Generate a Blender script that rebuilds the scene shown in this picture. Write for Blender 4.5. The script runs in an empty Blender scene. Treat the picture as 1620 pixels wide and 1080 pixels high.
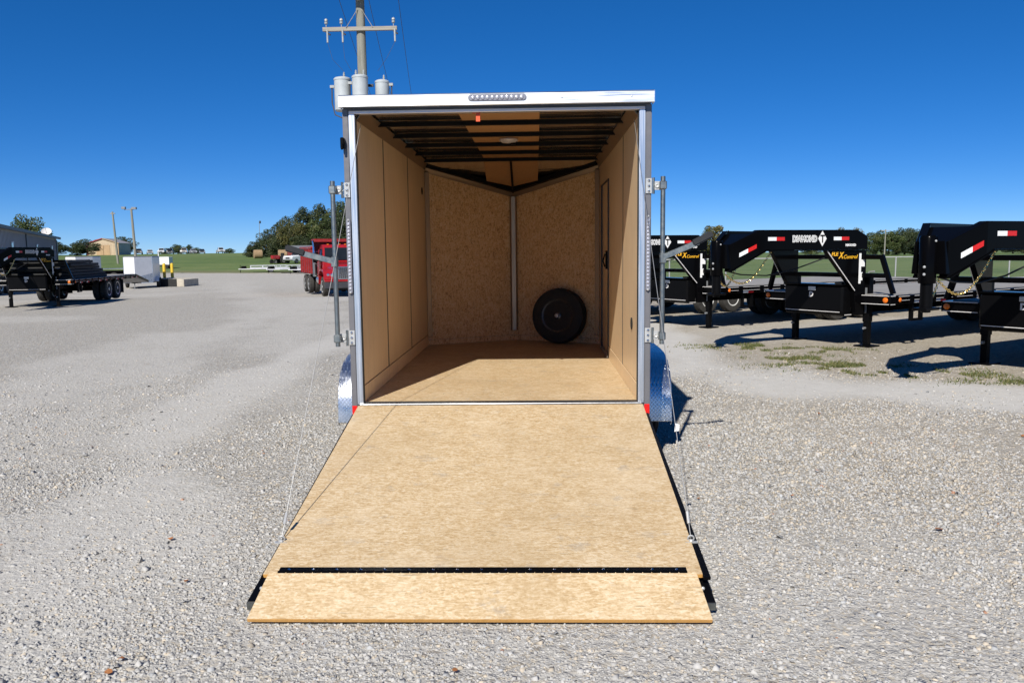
import bpy, bmesh, math, random
import numpy as np
from mathutils import Vector, Matrix, Quaternion
rad = math.radians
random.seed(7); RNG = np.random.default_rng(11)
S = bpy.context.scene
COL = S.collection

# ------------------------------------------------------------------ camera, sky, sun, exposure
CAM = Vector((0.2649, -5.7977, 1.6184))
PITCH, YAW, ROLL = 0.1104, 0.0301, 0.0119
fw = Vector((-math.sin(YAW)*math.cos(PITCH), math.cos(YAW)*math.cos(PITCH), -math.sin(PITCH)))
rt = Vector((math.cos(YAW), math.sin(YAW), 0)); up = rt.cross(fw)
R_ = rt*math.cos(ROLL) - up*math.sin(ROLL); U_ = up*math.cos(ROLL) + rt*math.sin(ROLL)
cam_d = bpy.data.cameras.new('camera'); cam = bpy.data.objects.new('camera', cam_d); COL.objects.link(cam)
M = Matrix((R_, U_, -fw)).transposed().to_4x4(); M.translation = CAM; cam.matrix_world = M
cam_d.sensor_width = 36; cam_d.lens = 1305.1/1620*36; cam_d.clip_start = .05; cam_d.clip_end = 4000
S.camera = cam

SUN_EL, SUN_AZ = rad(39.6), rad(15.5)        # light travels towards +Y and a little +X
w = bpy.data.worlds.new('World'); S.world = w; w.use_nodes = True
nt = w.node_tree; bg = nt.nodes['Background']
sky = nt.nodes.new('ShaderNodeTexSky'); sky.sky_type = 'NISHITA'; sky.sun_disc = False
sky.sun_elevation = SUN_EL; sky.sun_rotation = math.pi + SUN_AZ
sky.air_density = 0.7; sky.dust_density = 0.0; sky.ozone_density = 10.0; sky.altitude = 3000
hs = nt.nodes.new('ShaderNodeHueSaturation'); hs.inputs['Saturation'].default_value = 1.25; hs.inputs['Hue'].default_value = .506
gm = nt.nodes.new('ShaderNodeGamma'); gm.inputs['Gamma'].default_value = .8; nt.links.new(sky.outputs[0], gm.inputs['Color'])
nt.links.new(gm.outputs[0], hs.inputs['Color']); nt.links.new(hs.outputs[0], bg.inputs[0]); bg.inputs[1].default_value = 0.099
sl = bpy.data.lights.new('sun', 'SUN'); sl.energy = 4.3; sl.angle = rad(.53); sl.color = (1, .955, .88)
so = bpy.data.objects.new('sun', sl); COL.objects.link(so)
so.rotation_euler = Vector((math.sin(SUN_AZ)*math.cos(SUN_EL), math.cos(SUN_AZ)*math.cos(SUN_EL), -math.sin(SUN_EL))).to_track_quat('-Z', 'Y').to_euler()
so.location = (-5, -20, 18)
vs = S.view_settings; vs.view_transform = 'Standard'; vs.look = 'None'; vs.gamma = 1; vs.use_curve_mapping = False
vs.exposure = 0.62
S.render.engine = 'CYCLES'; S.cycles.use_denoising = True; S.cycles.max_bounces = 12; S.cycles.diffuse_bounces = 9
S.cycles.glossy_bounces = 4; S.cycles.caustics_reflective = False; S.cycles.caustics_refractive = False

# ------------------------------------------------------------------ terrain
def ss(a, b, t):
    t = np.clip((np.asarray(t, float)-a)/(b-a), 0, 1); return t*t*(3-2*t)
def vnoise(x, y, s, seed=0):
    x = np.asarray(x, float)*s+seed*17.3; y = np.asarray(y, float)*s+seed*9.1
    xi, yi = np.floor(x), np.floor(y); fx, fy = x-xi, y-yi
    fx = fx*fx*(3-2*fx); fy = fy*fy*(3-2*fy)
    def h(a, b):
        n = np.sin(a*127.1+b*311.7+seed*74.7)*43758.5453; return n-np.floor(n)
    return (h(xi, yi)*(1-fx)+h(xi+1, yi)*fx)*(1-fy)+(h(xi, yi+1)*(1-fx)+h(xi+1, yi+1)*fx)*fy
def terrain(x, y):
    x = np.asarray(x, float); y = np.asarray(y, float)
    L = np.interp(y, [24, 37, 92, 120, 150, 200, 250, 330, 1600], [0, -.7, -.7, .05, .75, 1.40, 1.62, .4, -14])
    Rr = np.interp(y, [18, 36, 255, 1600], [0, -.1, -1.35, -9])
    k = ss(-4, 5, x)
    return L*(1-k)+Rr*k
def edge_y(x):                                   # where the gravel ends and the grass begins
    x = np.asarray(x, float)
    return 96-(96-31.5)*ss(-13, -1, x+0*x) - 8*ss(-60, -20, x)*(1-ss(-13, -1, x)) + 1.6*(vnoise(x, 0*x, .35, 3)-.5)+.8*(vnoise(x, 0*x, 1.7, 4)-.5)
def ground_z(x, y): return float(terrain(x, y))

# ------------------------------------------------------------------ material helpers
MATS = {}
class NT:
    def __init__(s, name):
        s.m = bpy.data.materials.new(name); s.m.use_nodes = True; s.t = s.m.node_tree
        s.b = s.t.nodes['Principled BSDF']; MATS[name] = s.m
    def n(s, typ, **kw):
        o = s.t.nodes.new(typ)
        for k, v in kw.items():
            if k.startswith('i_'):
                key = k[2:]; key = int(key) if key.isdigit() else key
                o.inputs[key].default_value = v
            else: setattr(o, k, v)
        return o
    def l(s, a, b): s.t.links.new(a, b)
    def co(s): return s.n('ShaderNodeTexCoord').outputs['Object']
    def mp(s, vec, scale=(1, 1, 1), rot=(0, 0, 0), loc=(0, 0, 0)):
        m = s.n('ShaderNodeMapping'); m.inputs['Scale'].default_value = scale; m.inputs['Rotation'].default_value = rot; m.inputs['Location'].default_value = loc
        s.l(vec, m.inputs['Vector']); return m.outputs[0]
    def noise(s, vec, scale, detail=4, rough=.55, dist=0):
        n = s.n('ShaderNodeTexNoise'); n.inputs['Scale'].default_value = scale; n.inputs['Detail'].default_value = detail
        n.inputs['Roughness'].default_value = rough; n.inputs['Distortion'].default_value = dist; s.l(vec, n.inputs['Vector']); return n.outputs['Fac']
    def vor(s, vec, scale, feature='F1', rnd=1):
        n = s.n('ShaderNodeTexVoronoi'); n.feature = feature; n.inputs['Scale'].default_value = scale; n.inputs['Randomness'].default_value = rnd; s.l(vec, n.inputs['Vector']); return n
    def ramp(s, fac, stops, interp='LINEAR'):
        r = s.n('ShaderNodeValToRGB'); cr = r.color_ramp; cr.interpolation = interp
        while len(cr.elements) < len(stops): cr.elements.new(.5)
        for e, (p, c) in zip(cr.elements, stops):
            e.position = p; e.color = (*c, 1) if len(c) == 3 else c
        s.l(fac, r.inputs[0]); return r.outputs[0]
    def mix(s, fac, a, b, mode='MIX'):
        m = s.n('ShaderNodeMix'); m.data_type = 'RGBA'; m.blend_type = mode
        for k, v in ((0, fac), (6, a), (7, b)):
            if isinstance(v, (int, float)): m.inputs[k].default_value = v
            elif isinstance(v, tuple): m.inputs[k].default_value = (*v, 1) if len(v) == 3 else v
            else: s.l(v, m.inputs[k])
        return m.outputs[2]
    def math(s, op, a, b=0, c=0):
        m = s.n('ShaderNodeMath'); m.operation = op
        for k, v in ((0, a), (1, b), (2, c)):
            if isinstance(v, (int, float)): m.inputs[k].default_value = v
            else: s.l(v, m.inputs[k])
        return m.outputs[0]
    def rng(s, v, a, b, c=0, d=1):
        m = s.n('ShaderNodeMapRange'); s.l(v, m.inputs[0])
        for k, q in ((1, a), (2, b), (3, c), (4, d)): m.inputs[k].default_value = q
        return m.outputs[0]
    def bump(s, h, strength=.3, dist=.01, normal=None):
        b = s.n('ShaderNodeBump'); b.inputs['Strength'].default_value = strength; b.inputs['Distance'].default_value = dist
        s.l(h, b.inputs['Height'])
        if normal is not None: s.l(normal, b.inputs['Normal'])
        return b.outputs[0]
    def out(s, col=None, rough=None, metal=None, normal=None, **kw):
        for key, v in (('Base Color', col), ('Roughness', rough), ('Metallic', metal), ('Normal', normal), *kw.items()):
            key = key.replace('_', ' ')
            if v is None: continue
            if isinstance(v, (int, float)): s.b.inputs[key].default_value = v
            elif isinstance(v, tuple): s.b.inputs[key].default_value = (*v, 1) if len(v) == 3 else v
            else: s.l(v, s.b.inputs[key])
        return s.m

def plain(name, col, rough=.5, metal=0, var=.12, scale=6, bump=0, **kw):
    """a painted or moulded surface with a little uneven colour and gloss"""
    t = NT(name); c = t.co(); n = t.noise(c, scale, 5, .6); n2 = t.noise(c, scale*9, 3, .6)
    d = tuple(max(0, x*(1-var)) for x in col); h = tuple(min(1, x*(1+var)) for x in col)
    cc = t.ramp(n, [(.3, d), (.7, h)])
    r = t.rng(n2, .3, .7, max(.02, rough-.07), min(1, rough+.09))
    return t.out(cc, r, metal, t.bump(n2, bump, .004) if bump else None, **kw)

def mat_wood(name, along, tones, scale=1., streak=1., rough=.62, dirt=.5, short=1., fleck=.62):
    """strand board: many overlapping flakes, long in one direction; along = axis of the strands"""
    t = NT(name); c = t.co()
    warp = t.n('ShaderNodeTexNoise'); warp.inputs['Scale'].default_value = 2.3*scale; warp.inputs['Detail'].default_value = 3; t.l(c, warp.inputs['Vector'])
    vm = t.n('ShaderNodeVectorMath'); vm.operation = 'SCALE'; vm.inputs['Scale'].default_value = .06/scale
    t.l(warp.outputs['Color'], vm.inputs[0])
    va = t.n('ShaderNodeVectorMath'); va.operation = 'ADD'; t.l(c, va.inputs[0]); t.l(vm.outputs[0], va.inputs[1]); cw = va.outputs[0]
    def sc(lng, wid):
        q = [wid, wid, wid]; q[along] = min(wid, lng*short); return tuple(q)
    def ro(a):
        q = [0, 0, 0]; q[{0: 2, 1: 2, 2: 1}[along]] = a; return tuple(q)
    v1 = t.vor(t.mp(cw, sc(11*scale, 85*scale), ro(.06)), 1).outputs['Color']
    v2 = t.vor(t.mp(cw, sc(24*scale, 130*scale), ro(-.20), (3, 5, 1)), 1).outputs['Color']
    v3 = t.vor(t.mp(cw, sc(34*scale, 75*scale), ro(.75), (9, 2, 7)), 1).outputs['Color']
    def g(x):
        s_ = t.n('ShaderNodeSeparateColor'); t.l(x, s_.inputs[0]); return s_.outputs[0]
    f = t.math('ADD', t.math('MULTIPLY', g(v1), .34), t.math('ADD', t.math('MULTIPLY', g(v2), .33), t.math('MULTIPLY', g(v3), .33)))
    fine = t.noise(t.mp(cw, sc(22*scale, 330*scale), ro(.04)), 1, 3, .75)
    f = t.math('ADD', f, t.math('MULTIPLY', t.math('SUBTRACT', fine, .5), .55*streak))
    blot = t.noise(t.mp(cw, sc(5.0, 9.0), (0, 0, 0), (4, 1, 6)), 1, 5, .7)
    f = t.math('ADD', f, t.math('MULTIPLY', t.math('SUBTRACT', blot, .5), .48))
    col = t.ramp(f, [(.10, tones[0]), (.34, tones[1]), (.50, tones[2]), (.64, tones[3]), (.86, tones[4])])
    # scattered dark bark flecks, resin stains and broad weathering
    fl = t.noise(t.mp(cw, sc(18*scale, 85*scale), ro(-.25), (1, 8, 3)), 1, 4, .7)
    col = t.mix(t.math('MULTIPLY', t.rng(fl, .66, .74), fleck), col, tuple(x*.34 for x in tones[0]))
    fl2 = t.noise(t.mp(cw, sc(9*scale, 34*scale), ro(.5), (6, 3, 2)), 1, 5, .75)
    col = t.mix(t.math('MULTIPLY', t.rng(fl2, .62, .72), .5), col, (tones[1][0]*1.0, tones[1][1]*.78, tones[1][2]*.55))
    scr = t.noise(t.mp(cw, sc(5, 95), ro(.16), (7, 4, 9)), 1, 2, .5)
    col = t.mix(t.math('MULTIPLY', t.rng(scr, .685, .72), .62*dirt), col, tuple(x*.42 for x in tones[0]))
    big = t.noise(c, 1.7, 4, .6)
    col = t.mix(t.math('MULTIPLY', t.rng(big, .45, .72), .42*dirt), col, tuple(x*.80 for x in tones[1]))
    big2 = t.noise(t.mp(c, (1, 1, 1), (0, 0, 0), (5, 5, 5)), 2.9, 5, .65)
    col = t.mix(t.math('MULTIPLY', t.rng(big2, .5, .75), .45*dirt), col, tuple(min(1, x*1.08) for x in tones[4]))
    grey = t.noise(t.mp(c, sc(2.6, 8), (0, 0, .2), (2, 9, 4)), 1, 6, .75)
    col = t.mix(t.math('MULTIPLY', t.rng(grey, .57, .70), .5*dirt), col, tuple(.72*sum(tones[1])/3*k for k in (1.06, 1, .92)))
    return t.out(col, t.rng(fine, .3, .7, rough-.08, rough+.1), 0, t.bump(f, .3, .004))

T_DECK = [(.38, .255, .125), (.46, .326, .174), (.515, .382, .218), (.56, .432, .268), (.62, .507, .35)]
mat_wood('deck_board', 0, T_DECK, 1.35, .7, .6, .9, 1.9, .6)
mat_wood('flake_board', 2, [(.40, .20, .08), (.66, .385, .16), (.77, .485, .215), (.81, .55, .27), (.84, .61, .35)], 1.1, .35, .55, .25, 2.6, .30)
def mat_lauan(name, col):
    t = NT(name); c = t.co()
    a = t.noise(t.mp(c, (60, 60, 2.2)), 1, 4, .6, .3); b = t.noise(t.mp(c, (190, 190, 7)), 1, 3, .7); d = t.noise(c, 1.6, 3)
    f = t.math('ADD', t.math('MULTIPLY', a, .45), t.math('ADD', t.math('MULTIPLY', b, .3), t.math('MULTIPLY', d, .25)))
    cc = t.ramp(f, [(.30, tuple(x*.76 for x in col)), (.5, col), (.70, tuple(min(.9, x*1.16) for x in col))])
    sp = t.noise(t.mp(c, (55, 55, 16)), 1, 2, .6)
    cc = t.mix(t.math('MULTIPLY', t.rng(sp, .67, .76), .45), cc, tuple(x*.4 for x in col))
    return t.out(cc, .36, 0, t.bump(b, .06, .003))
mat_lauan('lauan_wall', (.81, .60, .37))
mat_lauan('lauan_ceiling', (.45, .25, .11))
mat_lauan('board_edge', (.56, .30, .085))

def mat_metal(name, col, rough, brush=2, var=.07, aniso_scale=(2, 2, 220), bump=.04):
    t = NT(name); c = t.co()
    n = t.noise(t.mp(c, aniso_scale), 1, 3, .6); b = t.noise(c, 3, 4, .6)
    cc = t.ramp(b, [(.3, tuple(x*(1-var) for x in col)), (.7, col)])
    return t.out(cc, t.rng(n, .3, .7, max(.03, rough-.08), rough+.1), 1, t.bump(n, bump, .002))
mat_metal('aluminium', (.78, .80, .82), .32, aniso_scale=(3, 3, 160))
mat_metal('aluminium_trim', (.74, .75, .77), .36, aniso_scale=(140, 140, 2))
mat_metal('galvanised', (.30, .32, .31), .42, aniso_scale=(30, 30, 30), var=.25)
mat_metal('post_trim', (.36, .285, .21), .46, aniso_scale=(90, 90, 2))
mat_metal('sill_metal', (.40, .40, .40), .36, aniso_scale=(60, 60, 60), var=.3)
mat_metal('cable_steel', (.42, .42, .41), .5, aniso_scale=(900, 900, 900))
mat_metal('gold_chain', (.95, .72, .28), .18, aniso_scale=(40, 40, 40))
t = NT('roof_underside'); c = t.co(); wv = t.noise(t.mp(c, (1.6, 7, 1)), 1, 2, .5); 
t.out(t.ramp(t.noise(c, 2), [(.3, (.62, .59, .54)), (.7, (.74, .71, .66))]), .17, 1, t.bump(wv, .35, .03))
# tread plate: raised lozenges in alternating directions
t = NT('tread_plate'); c = t.co(); sx = t.n('ShaderNodeSeparateXYZ'); t.l(c, sx.inputs[0])
v = t.math('SUBTRACT', sx.outputs[1], sx.outputs[2]); u = sx.outputs[0]; k = 1/.021
p = t.math('MULTIPLY', t.math('ADD', u, v), k*.7071); q = t.math('MULTIPLY', t.math('SUBTRACT', u, v), k*.7071)
fx = t.math('SUBTRACT', t.math('FRACT', p), .5); fy = t.math('SUBTRACT', t.math('FRACT', q), .5)
par = t.math('ROUND', t.math('MULTIPLY', t.math('FRACT', t.math('MULTIPLY', t.math('ADD', t.math('FLOOR', p), t.math('FLOOR', q)), .5)), 2))
def ell(a, b): return t.math('ADD', t.math('POWER', t.math('DIVIDE', a, .47), 2), t.math('POWER', t.math('DIVIDE', b, .17), 2))
e = t.math('ADD', t.math('MULTIPLY', ell(fx, fy), par), t.math('MULTIPLY', ell(fy, fx), t.math('SUBTRACT', 1, par)))
h = t.rng(e, .35, 1.1, 1, 0); sm = t.noise(c, 9, 4, .6)
t.out(t.ramp(sm, [(.35, (.60, .62, .65)), (.65, (.74, .76, .79))]), t.rng(sm, .3, .7, .24, .40), 1, t.bump(h, 1.0, .006))

plain('charcoal_skin', (.150, .147, .155), .36, .2, .08, 2)
t = NT('black_paint'); t.out((.002, .002, .0024), t.rng(t.noise(t.co(), 3, 3), .3, .7, .14, .19), 0, None, Specular_IOR_Level=.055)
t = NT('black_steel'); t.out((.0028, .0028, .0032), t.rng(t.noise(t.co(), 6, 4), .3, .7, .32, .42), 0, None, Specular_IOR_Level=.08)
t = NT('bow_black'); t.out((.003, .003, .003), t.rng(t.noise(t.co(), 9, 3), .3, .7, .45, .6), 0, None, Specular_IOR_Level=.15)
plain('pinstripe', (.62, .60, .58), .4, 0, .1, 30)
plain('tape_white', (.72, .74, .74), .35, 0, .06, 60)
plain('tape_red', (.50, .012, .010), .35, 0, .1, 60)
plain('sticker_white', (.74, .74, .72), .45, 0, .06, 90)
plain('letter_yellow', (.80, .42, .02), .4, 0, .1, 40)
plain('reflector_red', (.62, .010, .008), .18, 0, .15, 120)
plain('amber_lens', (.75, .16, .01), .2, 0, .2, 120)
plain('orange_tag', (.75, .08, .015), .5, 0, .1, 40)
plain('rubber', (.011, .011, .011), .75, 0, .3, 25, .2)
plain('rubber_dusty', (.035, .033, .030), .85, 0, .35, 12, .2)
plain('grip', (.012, .012, .013), .45, 0, .2, 40)
plain('rim_black', (.022, .022, .024), .25, 0, .2, 20)
plain('rim_white', (.62, .62, .60), .35, 0, .1, 20)
plain('rim_silver', (.55, .56, .57), .3, .7, .1, 20)
plain('white_paint', (.74, .75, .76), .3, 0, .05, 3)
plain('bright_aluminium', (.62, .63, .65), .45, .35, .1, 3)
plain('mesh_wire', (.16, .17, .16), .6, 0, .1, 3)
plain('grey_steel', (.22, .23, .24), .45, .2, .15, 6)
plain('red_paint', (.30, .010, .012), .25, 0, .15, 3, Coat_Weight=.4)
plain('red_bed', (.22, .012, .011), .45, 0, .3, 4)
plain('zinc', (.50, .50, .485), .38, .45, .15, 20)
plain('chrome', (.75, .76, .78), .12, 1, .06, 9)
plain('window_dark', (.012, .015, .018), .06, 0, .2, 3)
plain('lens_clear', (.62, .62, .66), .12, .3, .15, 150, .2)
plain('led_chip', (.50, .50, .55), .15, .4, .1, 150)
plain('lens_back', (.24, .24, .27), .3, .3, .2, 80)
plain('transformer_grey', (.40, .43, .44), .4, 0, .1, 3)
plain('porcelain', (.33, .34, .33), .2, 0, .15, 12)
plain('wire_dark', (.05, .05, .055), .6, 0, .2, 10)
plain('yellow_paint', (.62, .42, .03), .45, 0, .15, 8)
plain('tan_siding', (.46, .36, .24), .5, 0, .08, 1.5)
plain('tan_dark', (.40, .27, .15), .5, 0, .1, 1.5)
plain('roof_tan', (.36, .32, .27), .4, .1, .1, .8)
plain('red_trim', (.33, .03, .025), .5, 0, .1, 2)
plain('barn_red', (.16, .022, .018), .6, 0, .2, 2)
plain('grey_siding', (.30, .30, .315), .5, 0, .08, 1.5)
plain('dark_trim', (.035, .035, .04), .5, 0, .2, 3)
plain('dish_white', (.6, .58, .56), .5, 0, .1, 3)
plain('concrete', (.42, .38, .31), .85, 0, .2, 5, .2)
plain('dark_load', (.012, .012, .012), .7, 0, .5, 5, .2)
plain('fence_steel', (.36, .37, .37), .5, .3, .15, 5)
plain('skin_hole', (.01, .008, .006), .9, 0, .2, 20)
plain('sill_black', (.02, .02, .02), .4, .3, .2, 30)
plain('underbody', (.02, .02, .02), .8, 0, .3, 5)
def mat_fibre(name, a, b, sc):
    t = NT(name); c = t.co(); n = t.noise(t.mp(c, sc), 1, 6, .7); return t.out(t.ramp(n, [(.3, a), (.7, b)]), .85, 0, t.bump(n, .5, .05))
mat_fibre('hay', (.17, .11, .055), (.36, .25, .14), (6, 6, 6))
mat_fibre('pole_wood', (.14, .14, .115), (.28, .275, .23), (14, 14, .9))
mat_fibre('arm_wood', (.22, .20, .165), (.36, .33, .28), (1, 14, 14))
mat_fibre('bark', (.05, .038, .028), (.12, .095, .07), (7, 7, 1.2))
mat_fibre('deck_grey', (.18, .17, .16), (.32, .31, .29), (1.5, 16, 16))
def mat_leaf(name, dark, light, warm):
    t = NT(name)
    a = t.n('ShaderNodeAttribute'); a.attribute_name = 'tone'
    cc = t.ramp(a.outputs['Fac'], [(0, dark), (.55, light), (.85, warm), (1, tuple(x*1.25 for x in warm))])
    tr = t.n('ShaderNodeBsdfTranslucent'); t.l(cc, tr.inputs[0]); mx = t.n('ShaderNodeMixShader'); mx.inputs[0].default_value = .25
    t.out(cc, .6, 0); o = t.t.nodes['Material Output']; t.l(t.b.outputs[0], mx.inputs[1]); t.l(tr.outputs[0], mx.inputs[2]); t.l(mx.outputs[0], o.inputs[0])
    return t.m
mat_leaf('leaf_green', (.030, .050, .014), (.075, .105, .028), (.13, .125, .035))
mat_leaf('leaf_dark', (.020, .034, .014), (.048, .070, .022), (.085, .085, .026))
mat_leaf('leaf_autumn', (.05, .058, .016), (.12, .12, .032), (.21, .15, .04))
mat_leaf('grass_blade', (.05, .075, .018), (.10, .13, .03), (.20, .18, .07))

# gravel sheet: stones of two sizes, fine dust in the driven bands
t = NT('gravel'); c = t.co()
at = t.n('ShaderNodeAttribute'); at.attribute_name = 'zone'; sp = t.n('ShaderNodeSeparateColor'); t.l(at.outputs['Color'], sp.inputs[0])
dust, tan = sp.outputs[0], sp.outputs[1]
v1 = t.vor(c, 52); v2 = t.vor(t.mp(c, loc=(3, 1, 0)), 115); v3 = t.vor(t.mp(c, loc=(7, 3, 0)), 24)
def red(x):
    s_ = t.n('ShaderNodeSeparateColor'); t.l(x, s_.inputs[0]); return s_.outputs
r1 = red(v1.outputs['Color']); r2 = red(v2.outputs['Color']); r3 = red(v3.outputs['Color'])
f = t.math('ADD', t.math('MULTIPLY', r1[0], .38), t.math('ADD', t.math('MULTIPLY', r2[0], .27), t.math('MULTIPLY', r3[0], .35)))
stone = t.ramp(f, [(.15, (0.271, 0.260, 0.237)), (.42, (0.361, 0.348, 0.318)), (.62, (0.411, 0.394, 0.361)), (.85, (0.497, 0.481, 0.441))])
warm = t.ramp(f, [(.15, (0.253, 0.209, 0.147)), (.45, (0.352, 0.298, 0.216)), (.65, (0.416, 0.360, 0.272)), (.85, (0.487, 0.445, 0.363))])
stone = t.mix(t.rng(r1[1], .72, .86), stone, warm)
big = t.noise(c, .55, 5, .6); big2 = t.noise(t.mp(c, (1, .45, 1)), 1.3, 5, .65)
stone = t.mix(t.math('MULTIPLY', tan, .8), stone, warm)
stone = t.mix(t.math('MULTIPLY', t.rng(big2, .45, .7), .35), stone, (0.379, 0.352, 0.307))
dc = t.ramp(t.noise(c, 5, 6, .75), [(.3, (0.424, 0.408, 0.374)), (.7, (0.514, 0.498, 0.462))])
dmask = t.math('MULTIPLY', dust, t.rng(t.math('ADD', t.noise(c, 2.6, 6, .7), t.math('MULTIPLY', dust, .35)), .42, .66))
col = t.mix(t.math('MULTIPLY', dmask, .85), stone, dc)
gap = t.rng(v1.outputs['Distance'], .35, .75, 0, 1)
col = t.mix(t.math('MULTIPLY', t.math('MULTIPLY', gap, t.math('SUBTRACT', 1, dmask)), .28), col, (0.171, 0.160, 0.143))
hgt = t.math('ADD', t.math('MULTIPLY', t.rng(v1.outputs['Distance'], .12, .62, 1, 0), t.math('ADD', r1[2], .3)), t.math('ADD', t.math('MULTIPLY', t.rng(v2.outputs['Distance'], .1, .6, 1, 0), .5), t.math('MULTIPLY', t.rng(v3.outputs['Distance'], .1, .65, 1, 0), 1.3)))
hgt = t.math('MULTIPLY', hgt, t.math('SUBTRACT', 1, t.math('MULTIPLY', dmask, .75)))
t.out(col, .9, 0, t.bump(hgt, .8, .009))
# loose stones take their colour from an attribute
t = NT('loose_stone'); a = t.n('ShaderNodeAttribute'); a.attribute_name = 'tone'; c = t.co(); n = t.noise(c, 160, 3, .6)
t.out(t.mix(t.math('MULTIPLY', n, .3), a.outputs['Color'], (.43, .41, .375)), .88, 0, t.bump(n, .2, .002))
# grass
t = NT('grass'); c = t.co(); a = t.noise(c, .035, 5, .6); b = t.noise(c, .5, 6, .7); d = t.noise(t.mp(c, (1, .35, 1)), 5, 5, .75)
e = t.noise(t.mp(c, (.02, .14, 1)), 1, 4, .6)
f = t.math('ADD', t.math('MULTIPLY', a, .25), t.math('ADD', t.math('MULTIPLY', b, .28), t.math('ADD', t.math('MULTIPLY', d, .22), t.math('MULTIPLY', e, .25))))
col = t.ramp(f, [(.40, (0.037, 0.069, 0.013)), (.46, (0.072, 0.119, 0.023)), (.54, (0.110, 0.154, 0.037)), (.64, (0.185, 0.176, 0.070))])
an = t.n('ShaderNodeAttribute'); an.attribute_name = 'zone'; sp = t.n('ShaderNodeSeparateColor'); t.l(an.outputs['Color'], sp.inputs[0])
col = t.mix(t.math('MULTIPLY', sp.outputs[0], .75), col, (.16, .13, .075))
t.out(col, .9, 0, t.bump(d, .6, .12))

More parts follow.
